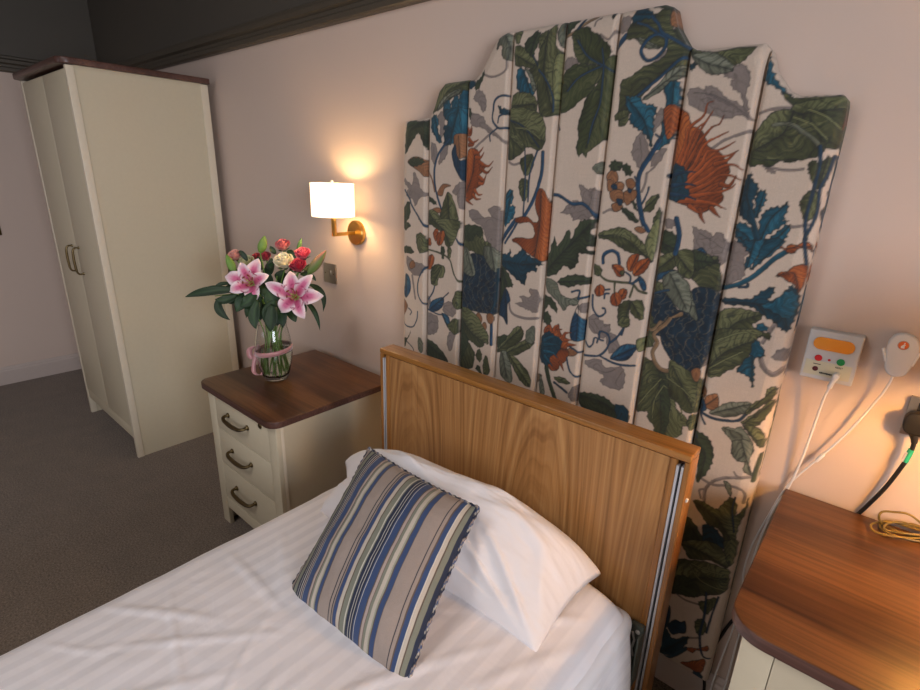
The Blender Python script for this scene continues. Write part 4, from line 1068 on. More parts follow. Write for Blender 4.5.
# grey bracket holding the mattress at the head end
p0=at(627,614,1,-.305); 
mb=MB(); mb.box(-.300,-.268,-.312,-.300,.27,.445,.003); mb.box(-.272,-.267,-.34,-.300,.27,.430,.002); 
br=mb.build('mattress_bracket',M['steel_green'],B)
mb=MB(); mb.lathe([(.006,0),(.006,-.002),(.003,-.003)],(-.280,-.312,.425),12,axis=1); mb.tube([(-.292,-.314,.42),(-.284,-.316,.40),(-.288,-.314,.37),(-.281,-.314,.35)],.003,8); mb.build('bracket_catch',M['bolt'],B)

# ---------------------------------------------------------------- bedding
def sheet_mat(name,stripes=True,col=(.80,.76,.76)):
    m,nt,b=nm(name); L=nt.links.new
    tc=N(nt,'ShaderNodeTexCoord'); sp=N(nt,'ShaderNodeSeparateXYZ'); L(tc.outputs['Object'],sp.inputs[0])
    b.inputs['Base Color'].default_value=(*col,1); b.inputs['Roughness'].default_value=.65; b.inputs['Sheen Weight'].default_value=.15
    n1=N(nt,'ShaderNodeTexNoise',Scale=7.,Detail=4.,Distortion=1.2); L(tc.outputs['Object'],n1.inputs['Vector'])
    n2=N(nt,'ShaderNodeTexNoise',Scale=900.,Detail=1.); L(tc.outputs['Object'],n2.inputs['Vector'])
    ad=N(nt,'ShaderNodeMath',operation='MULTIPLY_ADD'); L(n2.outputs['Fac'],ad.inputs[0]); ad.inputs[1].default_value=.02; L(n1.outputs['Fac'],ad.inputs[2])
    bp=N(nt,'ShaderNodeBump',Strength=.25,Distance=.012); L(ad.outputs[0],bp.inputs['Height']); L(bp.outputs[0],b.inputs['Normal'])
    if stripes:
        a=N(nt,'ShaderNodeAttribute',attribute_name='Col'); L(a.outputs['Color'],b.inputs['Base Color'])
        r=N(nt,'ShaderNodeMapRange'); s2=N(nt,'ShaderNodeSeparateColor'); L(a.outputs['Color'],s2.inputs[0])
        r.inputs[1].default_value=.79; r.inputs[2].default_value=.86; r.inputs[3].default_value=.75; r.inputs[4].default_value=.42
        L(s2.outputs[0],r.inputs[0]); L(r.outputs[0],b.inputs['Roughness'])
    return m
M['sheet']=sheet_mat('white_cotton',False); M['satin']=sheet_mat('satin_stripe_cotton',True)
# mattress
mt=thing('mattress','white mattress end showing beside the pillow, on the bed','mattress',(-.743,-1.28,.305))
MB().box(-1.180,-.288,-2.28,-.318,.306,.486,.035,6).build('mattress_cover',M['sheet'],mt)
# duvet
def build_duvet():
    prof=[(-1.290,.12),(-1.280,.25),(-1.270,.38),(-1.260,.44),(-1.248,.470),(-1.226,.489),(-1.18,.502),(-1.0,.523),(-.75,.5285),(-.54,.5245),(-.42,.516),(-.360,.506),(-.326,.490),(-.305,.463),(-.293,.42),(-.279,.33),(-.268,.22),(-.262,.12)]
    P=[Vector((a,0,b)) for a,b in prof]; C=curve_pts(P,12); s=np.array([0]+list(np.cumsum([(C[i+1]-C[i]).length for i in range(len(C)-1)])))
    nu=300; su=np.linspace(0,s[-1],nu); px=np.interp(su,s,[c.x for c in C]); pz=np.interp(su,s,[c.z for c in C])
    tx=np.gradient(px); tz=np.gradient(pz); L=np.hypot(tx,tz); nx,nz=-tz/L,tx/L
    nv=330; ys=np.linspace(-.352,-2.33,nv)
    V=np.zeros((nv,nu,3)); col=np.zeros((nv,nu,3))
    creases=[((-1.16,-1.05),(-.80,-1.16),.0035,.012),((-.95,-.86),(-.60,-1.35),.004,.012),((-1.20,-1.30),(-1.02,-1.20),.003,.010),((-.62,-.95),(-.45,-.62),.004,.018),((-.9,-.9),(-1.15,-.75),.005,.02),
             ((-.86,-.92),(-1.18,-.90),.005,.02),((-.82,-.95),(-1.1,-1.25),.004,.016),((-.36,-.45),(-.50,-.62),.007,.018),((-.95,-1.02),(-1.22,-1.18),.006,.018),((-.75,-1.0),(-.62,-1.25),.006,.02),((-.50,-.85),(-.36,-1.1),.006,.018),((-.80,-1.05),(-1.08,-1.5),.005,.02),((-.33,-.50),(-.46,-.80),.004,.02),((-.70,-.95),(-.70,-1.5),.003,.015),((-.52,-.70),(-.70,-1.2),.003,.02)]
    for j,y in enumerate(ys):
        for i in range(nu):
            x=px[i]
            top=max(0,nz[i])
            h=.0055*fbm(x*2.6+5,y*1.6,0,2)*top+.0016*fbm(x*9+2.5*fbm(x*3,y*3,7,2),y*5,3,3)*top+.0022*max(0,fbm(x*4.5+1.6*y,y*2.2-x*1.2,5,2))*top
            side=1-top
            h+=side*(.008*math.sin(y*19+3*fbm(y*2,x,1,2))*.5+.006*fbm(y*7,pz[i]*2,4,2))
            for (a,b,am,w) in creases:
                vx,vy=b[0]-a[0],b[1]-a[1]; L2=vx*vx+vy*vy; t=((x-a[0])*vx+(y-a[1])*vy)/L2; tt=min(max(t,0),1)
                d=math.hypot(x-a[0]-tt*vx,y-a[1]-tt*vy)
                if d<w*2.5: h+=.8*am*math.exp(-(d/(w*.55))**2)*math.sin(PI*min(max(t*.9+.05,0),1))
            # hem: a soft roll at the head end
            e=(-.352-y); fade=max(0,1-e/.012)
            z=pz[i]+nz[i]*h-.012*fade*fade*top
            V[j,i]=(x+nx[i]*h,y,z)
            k=(su[i]*1.0/.046)%1.0; sat=1. if k<.5 else 0.
            col[j,i]=np.array((.86,.82,.83)) if sat else np.array((.765,.73,.745))
    return V,col
V,col=build_duvet()
# double thickness
dn=grid_mesh('duvet',V,M['satin'],None,cols=col)
md=dn.modifiers.new('thickness','SOLIDIFY'); md.thickness=.010; md.offset=-1
tag(dn,'white duvet with woven satin stripes spread over the bed','duvet')

def soft_square(BL,BR,TR,TL,T,n=70,pinch=.06,power=.62,seed=0,wr=.004,under=.55,sag=None,folds=None):
    """pillow surface: two skins over a bent quadrilateral"""
    BL,BR,TR,TL=[np.array(p,float) for p in(BL,BR,TR,TL)]
    g=np.linspace(-1,1,n); g=np.sin(g*PI/2)*.35+g*.65
    def mid(a,b):
        a2=a*(1-pinch*(1-b*b)*1.0); b2=b*(1-pinch*(1-a*a)*1.0)
        u=(a2+1)/2; v=(b2+1)/2
        return (BL*(1-u)+BR*u)*(1-v)+(TL*(1-u)+TR*u)*v
    nrm=np.cross(BR-BL,TL-BL)+np.cross(BR-TR,TR-TL)*0; nrm/=np.linalg.norm(nrm)
    front=np.zeros((n,n,3)); back=np.zeros((n,n,3))
    folds=folds or []
    for j,b in enumerate(g):
        for i,a in enumerate(g):
            m=mid(a,b); t=T*(max(1-abs(a)**2.6,0)*max(1-abs(b)**2.6,0))**power
            rim=(1-max(abs(a),abs(b))**6)
            w=wr*fbm(a*2.2+seed,b*2.2,seed,4)+wr*.8*math.sin(7*math.atan2(b,a)+seed+3*fbm(a,b,seed,2))*min(1,(a*a+b*b))*.6*(1-max(abs(a),abs(b))**8)
            e=.004*fbm(a*5+seed,b*5,9,2)*(1-rim)
            for (fa,fb,am,fw) in folds:
                vx,vy=fb[0]-fa[0],fb[1]-fa[1]; tt=((a-fa[0])*vx+(b-fa[1])*vy)/(vx*vx+vy*vy); tc_=min(max(tt,0),1)
                dd_=math.hypot(a-fa[0]-tc_*vx,b-fa[1]-tc_*vy)
                w+=am*math.exp(-(dd_/fw)**2)*math.sin(PI*min(max(tt*.85+.1,0),1))
            front[j,i]=m+nrm*(t+w*rim+e); back[j,i]=m-nrm*(t*under-w*.3*rim*under-e)
            if sag is not None: 
                s=sag(a,b); front[j,i]+=s; back[j,i]+=s
    return front,back,nrm,mid,g
def closed_pillow(name,mat,parent,front,back,colf=None):
    n=front.shape[0]
    me=bpy.data.meshes.new(name)
    V=[];F=[];idf=np.zeros((n,n),int);idb=np.zeros((n,n),int);C=[]
    for j in range(n):
        for i in range(n):
            idf[j,i]=len(V); V.append(tuple(front[j,i])); C.append(colf(i,j) if colf else (1,1,1))
    for j in range(n):
        for i in range(n):
            if j in(0,n-1) or i in(0,n-1): idb[j,i]=idf[j,i]
            else: idb[j,i]=len(V); V.append(tuple(back[j,i])); C.append(colf(i,j) if colf else (1,1,1))
    for j in range(n-1):
        for i in range(n-1):
            F.append((idf[j,i],idf[j,i+1],idf[j+1,i+1],idf[j+1,i])); F.append((idb[j,i],idb[j+1,i],idb[j+1,i+1],idb[j,i+1]))
    me.from_pydata(V,[],F); me.update()
    a=me.color_attributes.new('Col','FLOAT_COLOR','POINT'); c=np.ones((len(V),4),np.float32); c[:,:3]=np.array(C); a.data.foreach_set('color',c.reshape(-1))
    me.polygons.foreach_set('use_smooth',np.ones(len(F),bool))
    return link(name,me,mat,parent)
# lower pillow: only its left end and front edge show
f,b,_,_,_=soft_square((-1.090,-.665,.560),(-.60,-.600,.535),(-.56,-.345,.560),(-1.110,-.430,.610),.080,60,-.05,.36,3,.007,.7)
pl=closed_pillow('pillow',M['sheet'],None,f,b); tag(pl,'lower white pillow, its left end showing behind the striped cushion','pillow','white pillows at the bed head')
# upper pillow
def sagU(a,b):
    t=(b+1)/2; k=max(1-abs(a)**3.2,0)**.75
    return np.array((0,.006*t*k,.128*k*(t*t*(3-2*t))**1.0*(1-.35*t**4)))+np.array((0,-.010,.020))*max(1-abs(a)**3,0)*(1-t)*0
TLp=at(345,462,2,.600); TRp=at(601,574,1,-.330); BRp=at(537,655,2,.520); BLp=np.array((-1.03,-.645,.560))
f,b,_,_,_=soft_square(BLp,BRp,TRp,TLp,.088,130,.045,.50,11,.009,.25,sagU,
  [((.98,-.98),(.25,.1),.012,.05),((.80,-.95),(.15,-.35),.010,.045),((.0,-.80),(.6,-.86),.010,.035),((.95,.1),(.35,.45),.007,.08),((-.5,.75),(-.2,.2),.007,.06),((.25,-.95),(.0,-.45),.008,.05),
   ((.95,-.6),(.72,.4),.010,.05),((.45,-.7),(.30,.0),.006,.05),((-.15,-.55),(.2,-.1),.006,.05),((.62,.6),(.2,.75),.005,.06)])
pu=closed_pillow('pillow',M['sheet'],None,f,b); tag(pu,'big plump white pillow leaning on the oak head panel, behind the striped cushion','pillow','white pillows at the bed head')
# striped cushion
CB={'g':(.20,.205,.155),'lg':(.33,.33,.25),'c':(.52,.46,.38),'t':(.33,.265,.225),'b':(.032,.062,.155),'n':(.012,.020,.048),'w':(.62,.58,.50),'br':(.11,.075,.055),'p':(.42,.33,.29),'k':(.02,.02,.03)}
STR=[(.035,'t'),(.05,'k'),(.08,'g'),(.085,'k'),(.098,'n'),(.102,'w'),(.118,'n'),(.122,'w'),(.135,'n'),(.142,'p'),(.150,'n'),(.155,'w'),(.200,'b'),(.205,'br'),(.220,'p'),(.226,'br'),(.240,'g'),(.262,'c'),(.272,'lg'),(.278,'br'),(.300,'b'),(.306,'br'),
(.395,'t'),(.401,'k'),(.420,'t'),(.426,'k'),(.433,'t'),(.437,'br'),(.462,'b'),(.468,'p'),(.490,'c'),(.495,'br'),(.530,'g'),(.536,'w'),(.545,'g'),(.565,'n'),(.569,'w'),(.583,'n'),(.587,'w'),(.602,'n'),(.607,'b'),(.612,'w'),(.655,'b'),(.661,'br'),(.678,'p'),(.684,'br'),(.700,'g'),(.722,'c'),(.735,'lg'),(.741,'br'),(.768,'b'),(.774,'br'),
(.865,'t'),(.871,'k'),(.892,'t'),(.898,'br'),(.925,'b'),(.931,'w'),(.950,'c'),(.956,'br'),(.980,'g'),(1.01,'n')]
def stripe(u):
    for e,k in STR:
        if u<e: return CB[k]
    return CB['n']
cBL=at(286,596,2,.518); cBR=at(404,694,2,.516); cTL=at(369,448,2,.748); cTR=at(479,508,2,.745)
CU=thing('cushion','square cushion with blue, taupe and grey-green stripes and braided edging, propped on the pillows','cushion',tuple((cBL+cBR)/2))
n=330
f,b,cn,cmid,cg=soft_square(cBL,cBR,cTR,cTL,.066,n,.045,.60,21,.004,.75)
uu=(cg+1)/2
closed_pillow('cushion_cover',attr_mat('striped_ticking',.8,.4,1100,.1),CU,f,b,lambda i,j: tuple(np.array(stripe(uu[i])) ))
# braided edging
ring=[f[0,i] for i in range(n)]+[f[j,n-1] for j in range(1,n)]+[f[n-1,i] for i in range(n-2,-1,-1)]+[f[j,0] for j in range(n-2,0,-1)]
ring=np.array(ring); dl=np.linalg.norm(np.roll(ring,-1,0)-ring,axis=1); s=np.concatenate([[0],np.cumsum(dl)]); tot=s[-1]; m=520
rr=np.stack([np.interp(np.linspace(0,tot,m,endpoint=False),s,np.append(ring[:,k],ring[0,k])) for k in range(3)],1)
cen=ring.mean(0); V=np.zeros((m+1,8,3)); C=np.zeros((m+1,8,3))
for i in range(m+1):
    p=rr[i%m]; t=rr[(i+1)%m]-rr[(i-1)%m]; t/=np.linalg.norm(t); u=np.cross(t,cn); u/=np.linalg.norm(u); v=np.cross(u,t)
    for k in range(8):
        a=2*PI*k/8; rad=.0042+.0010*math.sin(i*1.15+k*.8)
        V[i,k]=p+u*math.cos(a)*rad+v*math.sin(a)*rad
        q=(i*.55+k*1.0)%8
        C[i,k]=CB['n'] if q<3.3 else CB['c'] if q<4.6 else CB['b'] if q<6.3 else CB['t']
grid_mesh('edging',V,attr_mat('edging_cord',.8,0),CU,cols=C,closed_u=True)

# ================================================================ wall lamp
def lamp_shade_mat(name,emis,col=(1,.80,.55)):
    m,nt,b=nm(name); L=nt.links.new
    nt.nodes.remove(b); out=nt.nodes['Material Output']
    d=N(nt,'ShaderNodeBsdfDiffuse'); d.inputs[0].default_value=(.85,.80,.72,1); tr=N(nt,'ShaderNodeBsdfTranslucent'); tr.inputs[0].default_value=(.9,.8,.62,1)
    mx=N(nt,'ShaderNodeMixShader'); mx.inputs[0].default_value=.28; L(d.outputs[0],mx.inputs[1]); L(tr.outputs[0],mx.inputs[2])
    e=N(nt,'ShaderNodeEmission'); e.inputs[0].default_value=(*col,1); e.inputs[1].default_value=emis
    a=N(nt,'ShaderNodeAddShader'); L(mx.outputs[0],a.inputs[0]); L(e.outputs[0],a.inputs[1]); L(a.outputs[0],out.inputs[0])
    return m
WL=thing('wall_lamp','lit brass wall lamp with a white drum shade, above the flowers','lamp',(-1.722,0,1.244))
lx,lz=-1.722,1.244; ly=-.118
mb=MB(); mb.lathe([(.0001,0),(.050,0),(.050,-.014),(.047,-.018),(.0001,-.018)],(lx,-.0005,lz),48,axis=1,cap=False); mb.build('back_plate',M['brass'],WL)
mb=MB(); mb.box(lx-.007,lx+.007,ly-.007,-.017,lz-.007,lz+.007,.0015); mb.build('arm',M['brass'],WL)
mb=MB(); mb.box(lx-.0075,lx+.0075,ly-.0075,ly+.0075,lz-.007,lz+.085,.0015); mb.build('upright',M['brass'],WL)
def drum(R,z0,z1,c,th=.0012):
    mb=MB(); mb.lathe([(R,z0),(R,z1),(R-th,z1),(R-th,z0)],(c[0],c[1],0),64,close=True,cap=False); return mb
drum(.083,1.314,1.438,(lx,ly)).build('shade',lamp_shade_mat('lit_white_shade',1.0,(1,.84,.62)),WL)
mb=MB(); mb.tube([(lx-.082,ly,1.433),(lx+.082,ly,1.433)],.0015,6); mb.tube([(lx,ly-.082,1.433),(lx,ly+.082,1.433)],.0015,6); mb.lathe([(.0001,1.450),(.005,1.448),(.006,1.442),(.006,1.434),(.0001,1.434)],(lx,ly,0),16,cap=False); mb.build('shade_ring',M['bolt'],WL)
mb=MB(); mb.lathe([(.012,1.325),(.013,1.35),(.020,1.365),(.024,1.385),(.020,1.402),(.0001,1.410)],(lx,ly,0),24,cap=True)
bm_,bnt,bb=nm('lamp_bulb'); bb.inputs['Emission Color'].default_value=(1,.66,.32,1); bb.inputs['Emission Strength'].default_value=150.
mb.build('bulb',bm_,WL)
# switches
def plate(name,label,cat,cx,cz,w,h,mat,rocker=True):
    T=thing(name,label,cat,(cx,0,cz))
    MB().box(cx-w/2,cx+w/2,-.008,-.0005,cz-h/2,cz+h/2,.002).build('plate',mat,T)
    return T
S=plate('light_switch','satin nickel light switch on the wall beneath the lit lamp','switch',-1.922,1.047,.088,.088,M['nickel'])
MB().box(-1.922-.012,-1.922+.012,-.0115,-.0075,1.047-.014,1.047+.014,.001).build('rocker',M['nickel'],S)
for x in(-1.922-.030,-1.922+.030):
    mb=MB(); mb.lathe([(.003,0),(.003,-.0015),(.0001,-.0018)],(x,-.0078,1.047),12,axis=1,cap=False); mb.build('screw',M['brass_old'],S)
c=at(-1.5,229,0,XL)
S2=thing('light_switch','dark metal switch plate on the left wall at the picture edge','switch',(XL,c[1]-.035,c[2]))
cy_,cz_=at(2.0,235,0,XL)[1]-.044,at(2.0,235,0,XL)[2]+.044
MB().box(XL+.0005,XL+.008,cy_-.044,cy_+.044,cz_-.044,cz_+.044,.002).build('plate',M['brass_old'],S2)
MB().box(XL+.0075,XL+.012,cy_-.014,cy_+.014,cz_-.014,cz_+.014,.001).build('rocker',M['brass_old'],S2)

# ================================================================ nurse call box, pendant, socket
def onw(px,py,y=-.03): return at(px,py,1,y)
tl,tr,blq,brq=onw(811,329.5),onw(865.5,338.5),onw(798,375),onw(851.5,386)
cx=(tl[0]+tr[0]+blq[0]+brq[0])/4; cz=(tl[2]+tr[2]+blq[2]+brq[2])/4; hw=.0485; hh=.0555
CBX=thing('nurse_call_box','pale grey wall call box with an amber oval lens and red and green buttons','call box',(cx,0,cz))
MB().box(cx-hw,cx+hw,-.030,-.0005,cz-hh,cz+hh,.0035,3).build('housing',M['grey_plastic'],CBX)
mb=MB(); mb.prism(rrect(cx-.037,cx+.037,cz+.014,cz+.0415,.0136,10),-.0335,-.029,axis=1,bev=.001); mb.build('amber_lens',M['orange'],CBX)
def disc(name,px,py,r,mat,parent,d=.003):
    q=onw(px,py,-.0305); mb=MB(); mb.lathe([(r,.001),(r,-d*.7),(r*.85,-d),(.0001,-d)],(q[0],-.030,q[2]),24,axis=1,cap=False); return mb.build(name,mat,parent)
disc('red_button',818.5,357.7,.0070,M['red'],CBX); disc('green_button',840.8,362.5,.0074,M['green'],CBX); disc('indicator',829.3,360.2,.0026,M['red'],CBX,.0015)
MB().box(cx-.0425,cx+.0415,-.0308,-.0298,cz-.046,cz-.0125,.0003).build('label_plate',M['labelc'],CBX)
disc('jack_socket',815.2,368.3,.0055,M['maroon'],CBX,.002)
def text(name,s,size,loc,rot,mat,parent,ext=.0002,bold=0.,align='CENTER'):
    cu=bpy.data.curves.new(name,'FONT'); cu.body=s; cu.size=size; cu.extrude=ext; cu.align_x=align; cu.align_y='CENTER'; cu.offset=bold
    o=bpy.data.objects.new(name,cu); COLL.objects.link(o); o.location=loc; o.rotation_euler=rot
    dg=bpy.context.evaluated_depsgraph_get(); dg.update(); me=bpy.data.meshes.new_from_object(o.evaluated_get(dg)); 
    mw=o.matrix_world.copy() if o.matrix_world!=Matrix.Identity(4) else Matrix.Translation(loc)@__import__('mathutils').Euler(rot).to_matrix().to_4x4()
    mw=Matrix.Translation(loc)@__import__('mathutils').Euler(rot).to_matrix().to_4x4()
    me.transform(mw); bpy.data.objects.remove(o); me.materials.clear()
    return link(name,me,mat,parent)
def smallprint(px,py,n,w,hh_):
    q=onw(px,py,-.031); r=random.Random(px); mb=MB()
    for i in range(n):
        x=q[0]+(i-(n-1)/2)*w; k=hh_*r.uniform(.7,1.); mb.box(x-w*.55,x+w*.35,-.0312,-.0306,q[2]-k/2,q[2]+k/2)
    return mb.build('small_print',M['ink'],CBX,sm=0)
smallprint(817,363.8,7,.0020,.0022)
q=onw(839,368.3,-.031); text('lettering','RESET',.0052,(q[0],-.0310,q[2]),(PI/2,0,0),M['ink'],CBX,bold=.0001)
smallprint(825.5,373.8,9,.0026,.0040)
# plug and lead in the box
pj_=onw(836.3,376.0,-.040)
LD=thing('call_lead','white cable plugged into the call box, hanging behind the walnut topped cabinet','cable',tuple(pj_))
e1=onw(829.2,387.5,-.038)
mb=MB(); mb.lathe([(.0062,.009),(.0066,.002),(.0066,-.006),(.0050,-.009),(.0001,-.0095)],(pj_[0],pj_[1],pj_[2]),20,axis=1,cap=False)
mb.tube(curve_pts([(pj_[0],pj_[1]-.002,pj_[2]),tuple((Vector(pj_)*.6+Vector(e1)*.4)),tuple(e1)],5),[.0062]*5+[.0048]*6,12); mb.build('plug',M['white_plastic'],LD)
def wallcable(pts,r,n=8): return [tuple(c) for c in curve_pts(pts,n)]
c1=[tuple(e1),tuple(onw(822.5,402,-.030)),tuple(onw(812.5,430,-.022)),tuple(onw(800.5,462,-.016)),tuple(onw(786.5,491,-.0085)),tuple(onw(775,507,-.0085)),tuple(onw(762,534,-.0085)),tuple(onw(752,563,-.0085)),tuple(onw(747,586,-.0085)),tuple(onw(749,600,-.0085)),(-.10,-.008,.30),(-.10,-.022,.135),(-.10,-.026,.01)]
MB().tube(wallcable(c1,.0022),.0025,8).build('cable',M['white_plastic'],LD)
# pendant handset in its bracket
def hs_outline(k=1.,ctr=None):
    pts=[]
    return pts
pc=onw(902,355,-.030)
HS=thing('call_pendant','white call handset with an orange disc, in a wall clip right of the call box','call handset',(pc[0],0,pc[2]))
hp=[(886.0,352),(887.5,344),(892,337),(898,334),(905,333.6),(912,335.5),(917.5,340),(920,347),(918.5,354),(913,364),(909.5,370),(905,374.8),(899,376.5),(892.5,376),(887,372.5),(884.6,367),(884.8,360)]
ol=[onw(a,b,-.026) for a,b in hp]; ol=[(p[0],p[2]) for p in ol]
Q=[(c.x,c.y) for c in curve_pts([(a,b,0) for a,b in ol+[ol[0]]],4)][:-1]
MB().prism(Q,-.034,-.012,axis=1,bev=.004).build('handset_body',M['handset'],HS)
q=onw(903.5,345.5,-.0345); mb=MB(); mb.lathe([(.0082,.001),(.0082,-.0012),(.0001,-.0016)],(q[0],-.034,q[2]),28,axis=1,cap=False); dk=mb.build('call_button',M['orange2'],HS)
mb=MB(); mb.lathe([(.0094,.0008),(.0094,-.0006),(.0082,-.0008)],(q[0],-.034,q[2]),28,axis=1,cap=False); mb.build('button_rim',M['nickel'],HS)
# little seated figure mark on the disc
mb=MB(); x_,z_=q[0],q[2]
mb.lathe([(.0013,0),(.0013,-.0005),(.0001,-.0005)],(x_+.0012,-.0356,z_+.0045),12,axis=1,cap=False)
mb.prism([(x_-.003,z_-.006),(x_+.0028,z_-.006),(x_+.0022,z_-.001),(x_+.0034,z_+.0015),(x_+.001,z_+.003),(x_-.001,z_+.001),(x_-.0035,z_-.002)],-.0361,-.0354,axis=1); mb.build('button_mark',M['white_plastic'],HS)
for pa,pb in(((883.5,348),(885.8,361)),((919.5,353),(911.5,366))):
    a=onw(*pa,-.03); b2=onw(*pb,-.03); mb=MB(); mb.tube([tuple(a),tuple(b2)],.0032,8); mb.build('wall_clip',M['white_plastic'],HS)
MB().box(pc[0]-.014,pc[0]+.014,-.0125,-.0005,pc[2]-.028,pc[2]+.018,.002).build('wall_bracket',M['white_plastic'],HS)
c2=[tuple(onw(893,375.5,-.024)),tuple(onw(889,384,-.024)),tuple(onw(878,399,-.020)),tuple(onw(851,429,-.016)),tuple(onw(825,453,-.014)),tuple(onw(800,474,-.012)),tuple(onw(784,490,-.008)),tuple(onw(768,516,-.0045)),tuple(onw(752,545,-.0045)),tuple(onw(744,570,-.0045)),tuple(onw(742,590,-.0045)),tuple(onw(736,615,-.0045)),(-.118,-.004,.30),(-.13,-.024,.13),(-.13,-.026,.01)]
cc=wallcable(c2,.002)
MB().tube(cc,.0022,8).build('cable',M['white_plastic'],HS)
a=onw(824,454,-.014); b2=onw(815.5,461.5,-.013); MB().tube([tuple(a),tuple(a*.9+b2*.1),tuple(a*.1+b2*.9),tuple(b2)],[.0026,.0042,.0042,.0026],10).build('cable_grip',M['white_plastic'],HS)
# power socket with black plug
sx,sz=onw(899,433,-.008)[0]+.073,onw(899,433,-.008)[2]+.043
SK=thing('power_socket','metal double wall socket at the right edge, above the walnut cabinet top','socket',(sx,0,sz))
MB().box(sx-.073,sx+.073,-.008,-.0005,sz-.043,sz+.043,.002).build('plate',M['nickel'],SK)
MB().box(sx-.058,sx+.058,-.0092,-.0075,sz-.032,sz+.032,.001).build('socket_insert',M['black'],SK)
PG=thing('power_plug','black mains plug with a heavy black flex and a green tag, in the metal socket','plug',(sx-.03,-.01,sz))
pq=onw(917.5,424,-.024)
mb=MB(); mb.prism(rrect(pq[0]-.022,pq[0]+.026,pq[2]-.024,pq[2]+.024,.017,8),-.034,-.0093,axis=1,bev=.004); mb.build('plug_body',M['black'],PG)
k0=(pq[0]-.000,-.024,pq[2]-.024)
kc=[k0,tuple(onw(914,443,-.024)),tuple(onw(909,456,-.022)),tuple(onw(897,473,-.018)),tuple(onw(884,489,-.014)),tuple(onw(870,503,-.010)),tuple(onw(856,516,-.0068)),(.03,-.0065,.70),(-.02,-.0062,.60),(-.055,-.0062,.50),(-.085,-.0062,.42),tuple(onw(733,620,-.0062)),tuple(onw(719,639,-.0062)),tuple(onw(708,655,-.0062)),tuple(onw(704,668,-.022)),tuple(onw(704,690,-.022)),(-.155,-.024,.008)]
KC=wallcable(kc,.004,8); MB().tube(KC,.0042,10).build('flex',M['black'],PG)
mb=MB(); mb.tube(KC[:9],[.0085-.0004*i for i in range(9)],12); mb.build('strain_relief',M['black'],PG)
mb=MB(); A=onw(911.5,449.5,-.023); Bq=onw(905,461.5,-.021); mb.tube([tuple(A),tuple(Bq)],.0055,12); mb.build('cable_tag',M['tagg'],PG)
A2=A*.75+Bq*.25+np.array((-.003,-.001,0)); mb=MB(); mb.tube([tuple(A2),tuple(Bq+np.array((-.003,-.001,0)))],.0035,8); mb.build('tag_flag',M['white_plastic'],PG)

# ================================================================ table lamp just outside the picture; only its flex shows
TX,TY=.285,-.235; TZ=.783
TL=thing('table_lamp','table lamp on the walnut cabinet top, its gold flex coiled beside it','lamp',(TX,TY,TZ))
mb=MB(); mb.lathe([(.0001,0),(.085,0),(.085,.012),(.078,.018),(.030,.024),(.014,.040),(.010,.10),(.010,.325),(.014,.330),(.0001,.332)],(TX,TY,TZ),40,cap=False); mb.build('base',M['black'],TL)
mb=MB(); mb.lathe([(.125,.335),(.100,.530),(.0985,.530),(.1235,.335)],(TX,TY,TZ),56,close=True,cap=False); mb.build('shade',lamp_shade_mat('lit_warm_shade',.8,(1,.55,.20)),TL)
mb=MB(); mb.lathe([(.012,.333),(.015,.345),(.024,.370),(.022,.392),(.0001,.402)],(TX,TY,TZ),24); 
b2_,bnt2,bb2=nm('warm_bulb'); bb2.inputs['Emission Color'].default_value=(1,.49,.115,1); bb2.inputs['Emission Strength'].default_value=400.
mb.build('bulb',b2_,TL)
# coil of gold flex
P=[]
base=[(920,513.5),(904,515),(893,512.5),(882,511.5),(879,517),(885,524),(896,528),(908,531),(925,534)]
loops=[[(935,520),(912,516),(893,512),(882,512),(879,518),(884,525),(898,531),(915,536),(935,540)],
       [(935,532),(912,526),(895,521),(883,521),(880,526),(886,532),(900,537),(918,541),(938,543)],
       [(938,522),(920,519),(905,521),(889,522),(874,523),(871,527),(876,532),(892,536),(915,538),(938,537)],
       [(938,528),(915,523),(898,522),(887,524),(884,528),(890,531),(910,534),(938,536)],
       [(938,514),(925,516),(914,519),(907,524)]]
mb=MB()
for k,lp in enumerate(loops):
    pts=[]
    for i,(a,b) in enumerate(lp):
        if k==0 and i in(1,2,3,4): q=at(a,b,1,-.060)
        elif k==4: q=at(a,b,2,TZ+.012+.004*math.sin(i))
        else: q=at(a,b,2,TZ+.0030+.0035*k*(.3+.7*abs(math.sin(i*1.3+k))))
        q=np.array(q)
        q[2]=max(q[2],TZ+.0026); q[1]=min(q[1],-.006)
        pts.append(tuple(q))
    mb.tube(curve_pts(pts,7),.0023,8)
mb.build('flex_coil',M['gold_cord'],TL)

# ================================================================ vase of flowers
VX,VY,VZ=-1.832,-.356,.6655
def mk_glass(name,col=(1,1,1),ior=1.45):
    m,nt,b=nm(name); b.inputs['Transmission Weight'].default_value=1.; b.inputs['Roughness'].default_value=.0; b.inputs['IOR'].default_value=ior; b.inputs['Base Color'].default_value=(*col,1); return m
M['glass']=mk_glass('clear_glass',(.96,.98,.97),1.45); M['water']=mk_glass('water',(.95,.97,.95),1.33)
VS=thing('flower_vase','rounded clear glass vase with a pink ribbon bow, on the bedside cabinet','vase',(VX,VY,VZ))
outer=[(.0001,.001),(.036,.001),(.046,.006),(.056,.030),(.066,.070),(.0710,.110),(.0700,.145),(.0660,.180),(.0600,.210),(.0560,.228),(.0570,.240)]
inner=[(.0555,.240),(.0540,.228),(.0580,.210),(.0640,.180),(.0680,.145),(.0690,.110),(.0640,.070),(.0535,.032),(.043,.014),(.034,.012),(.0001,.012)]
mb=MB(); mb.lathe(outer+inner,(VX,VY,VZ),56,cap=False); mb.build('glass_body',M['glass'],VS,sm=60)
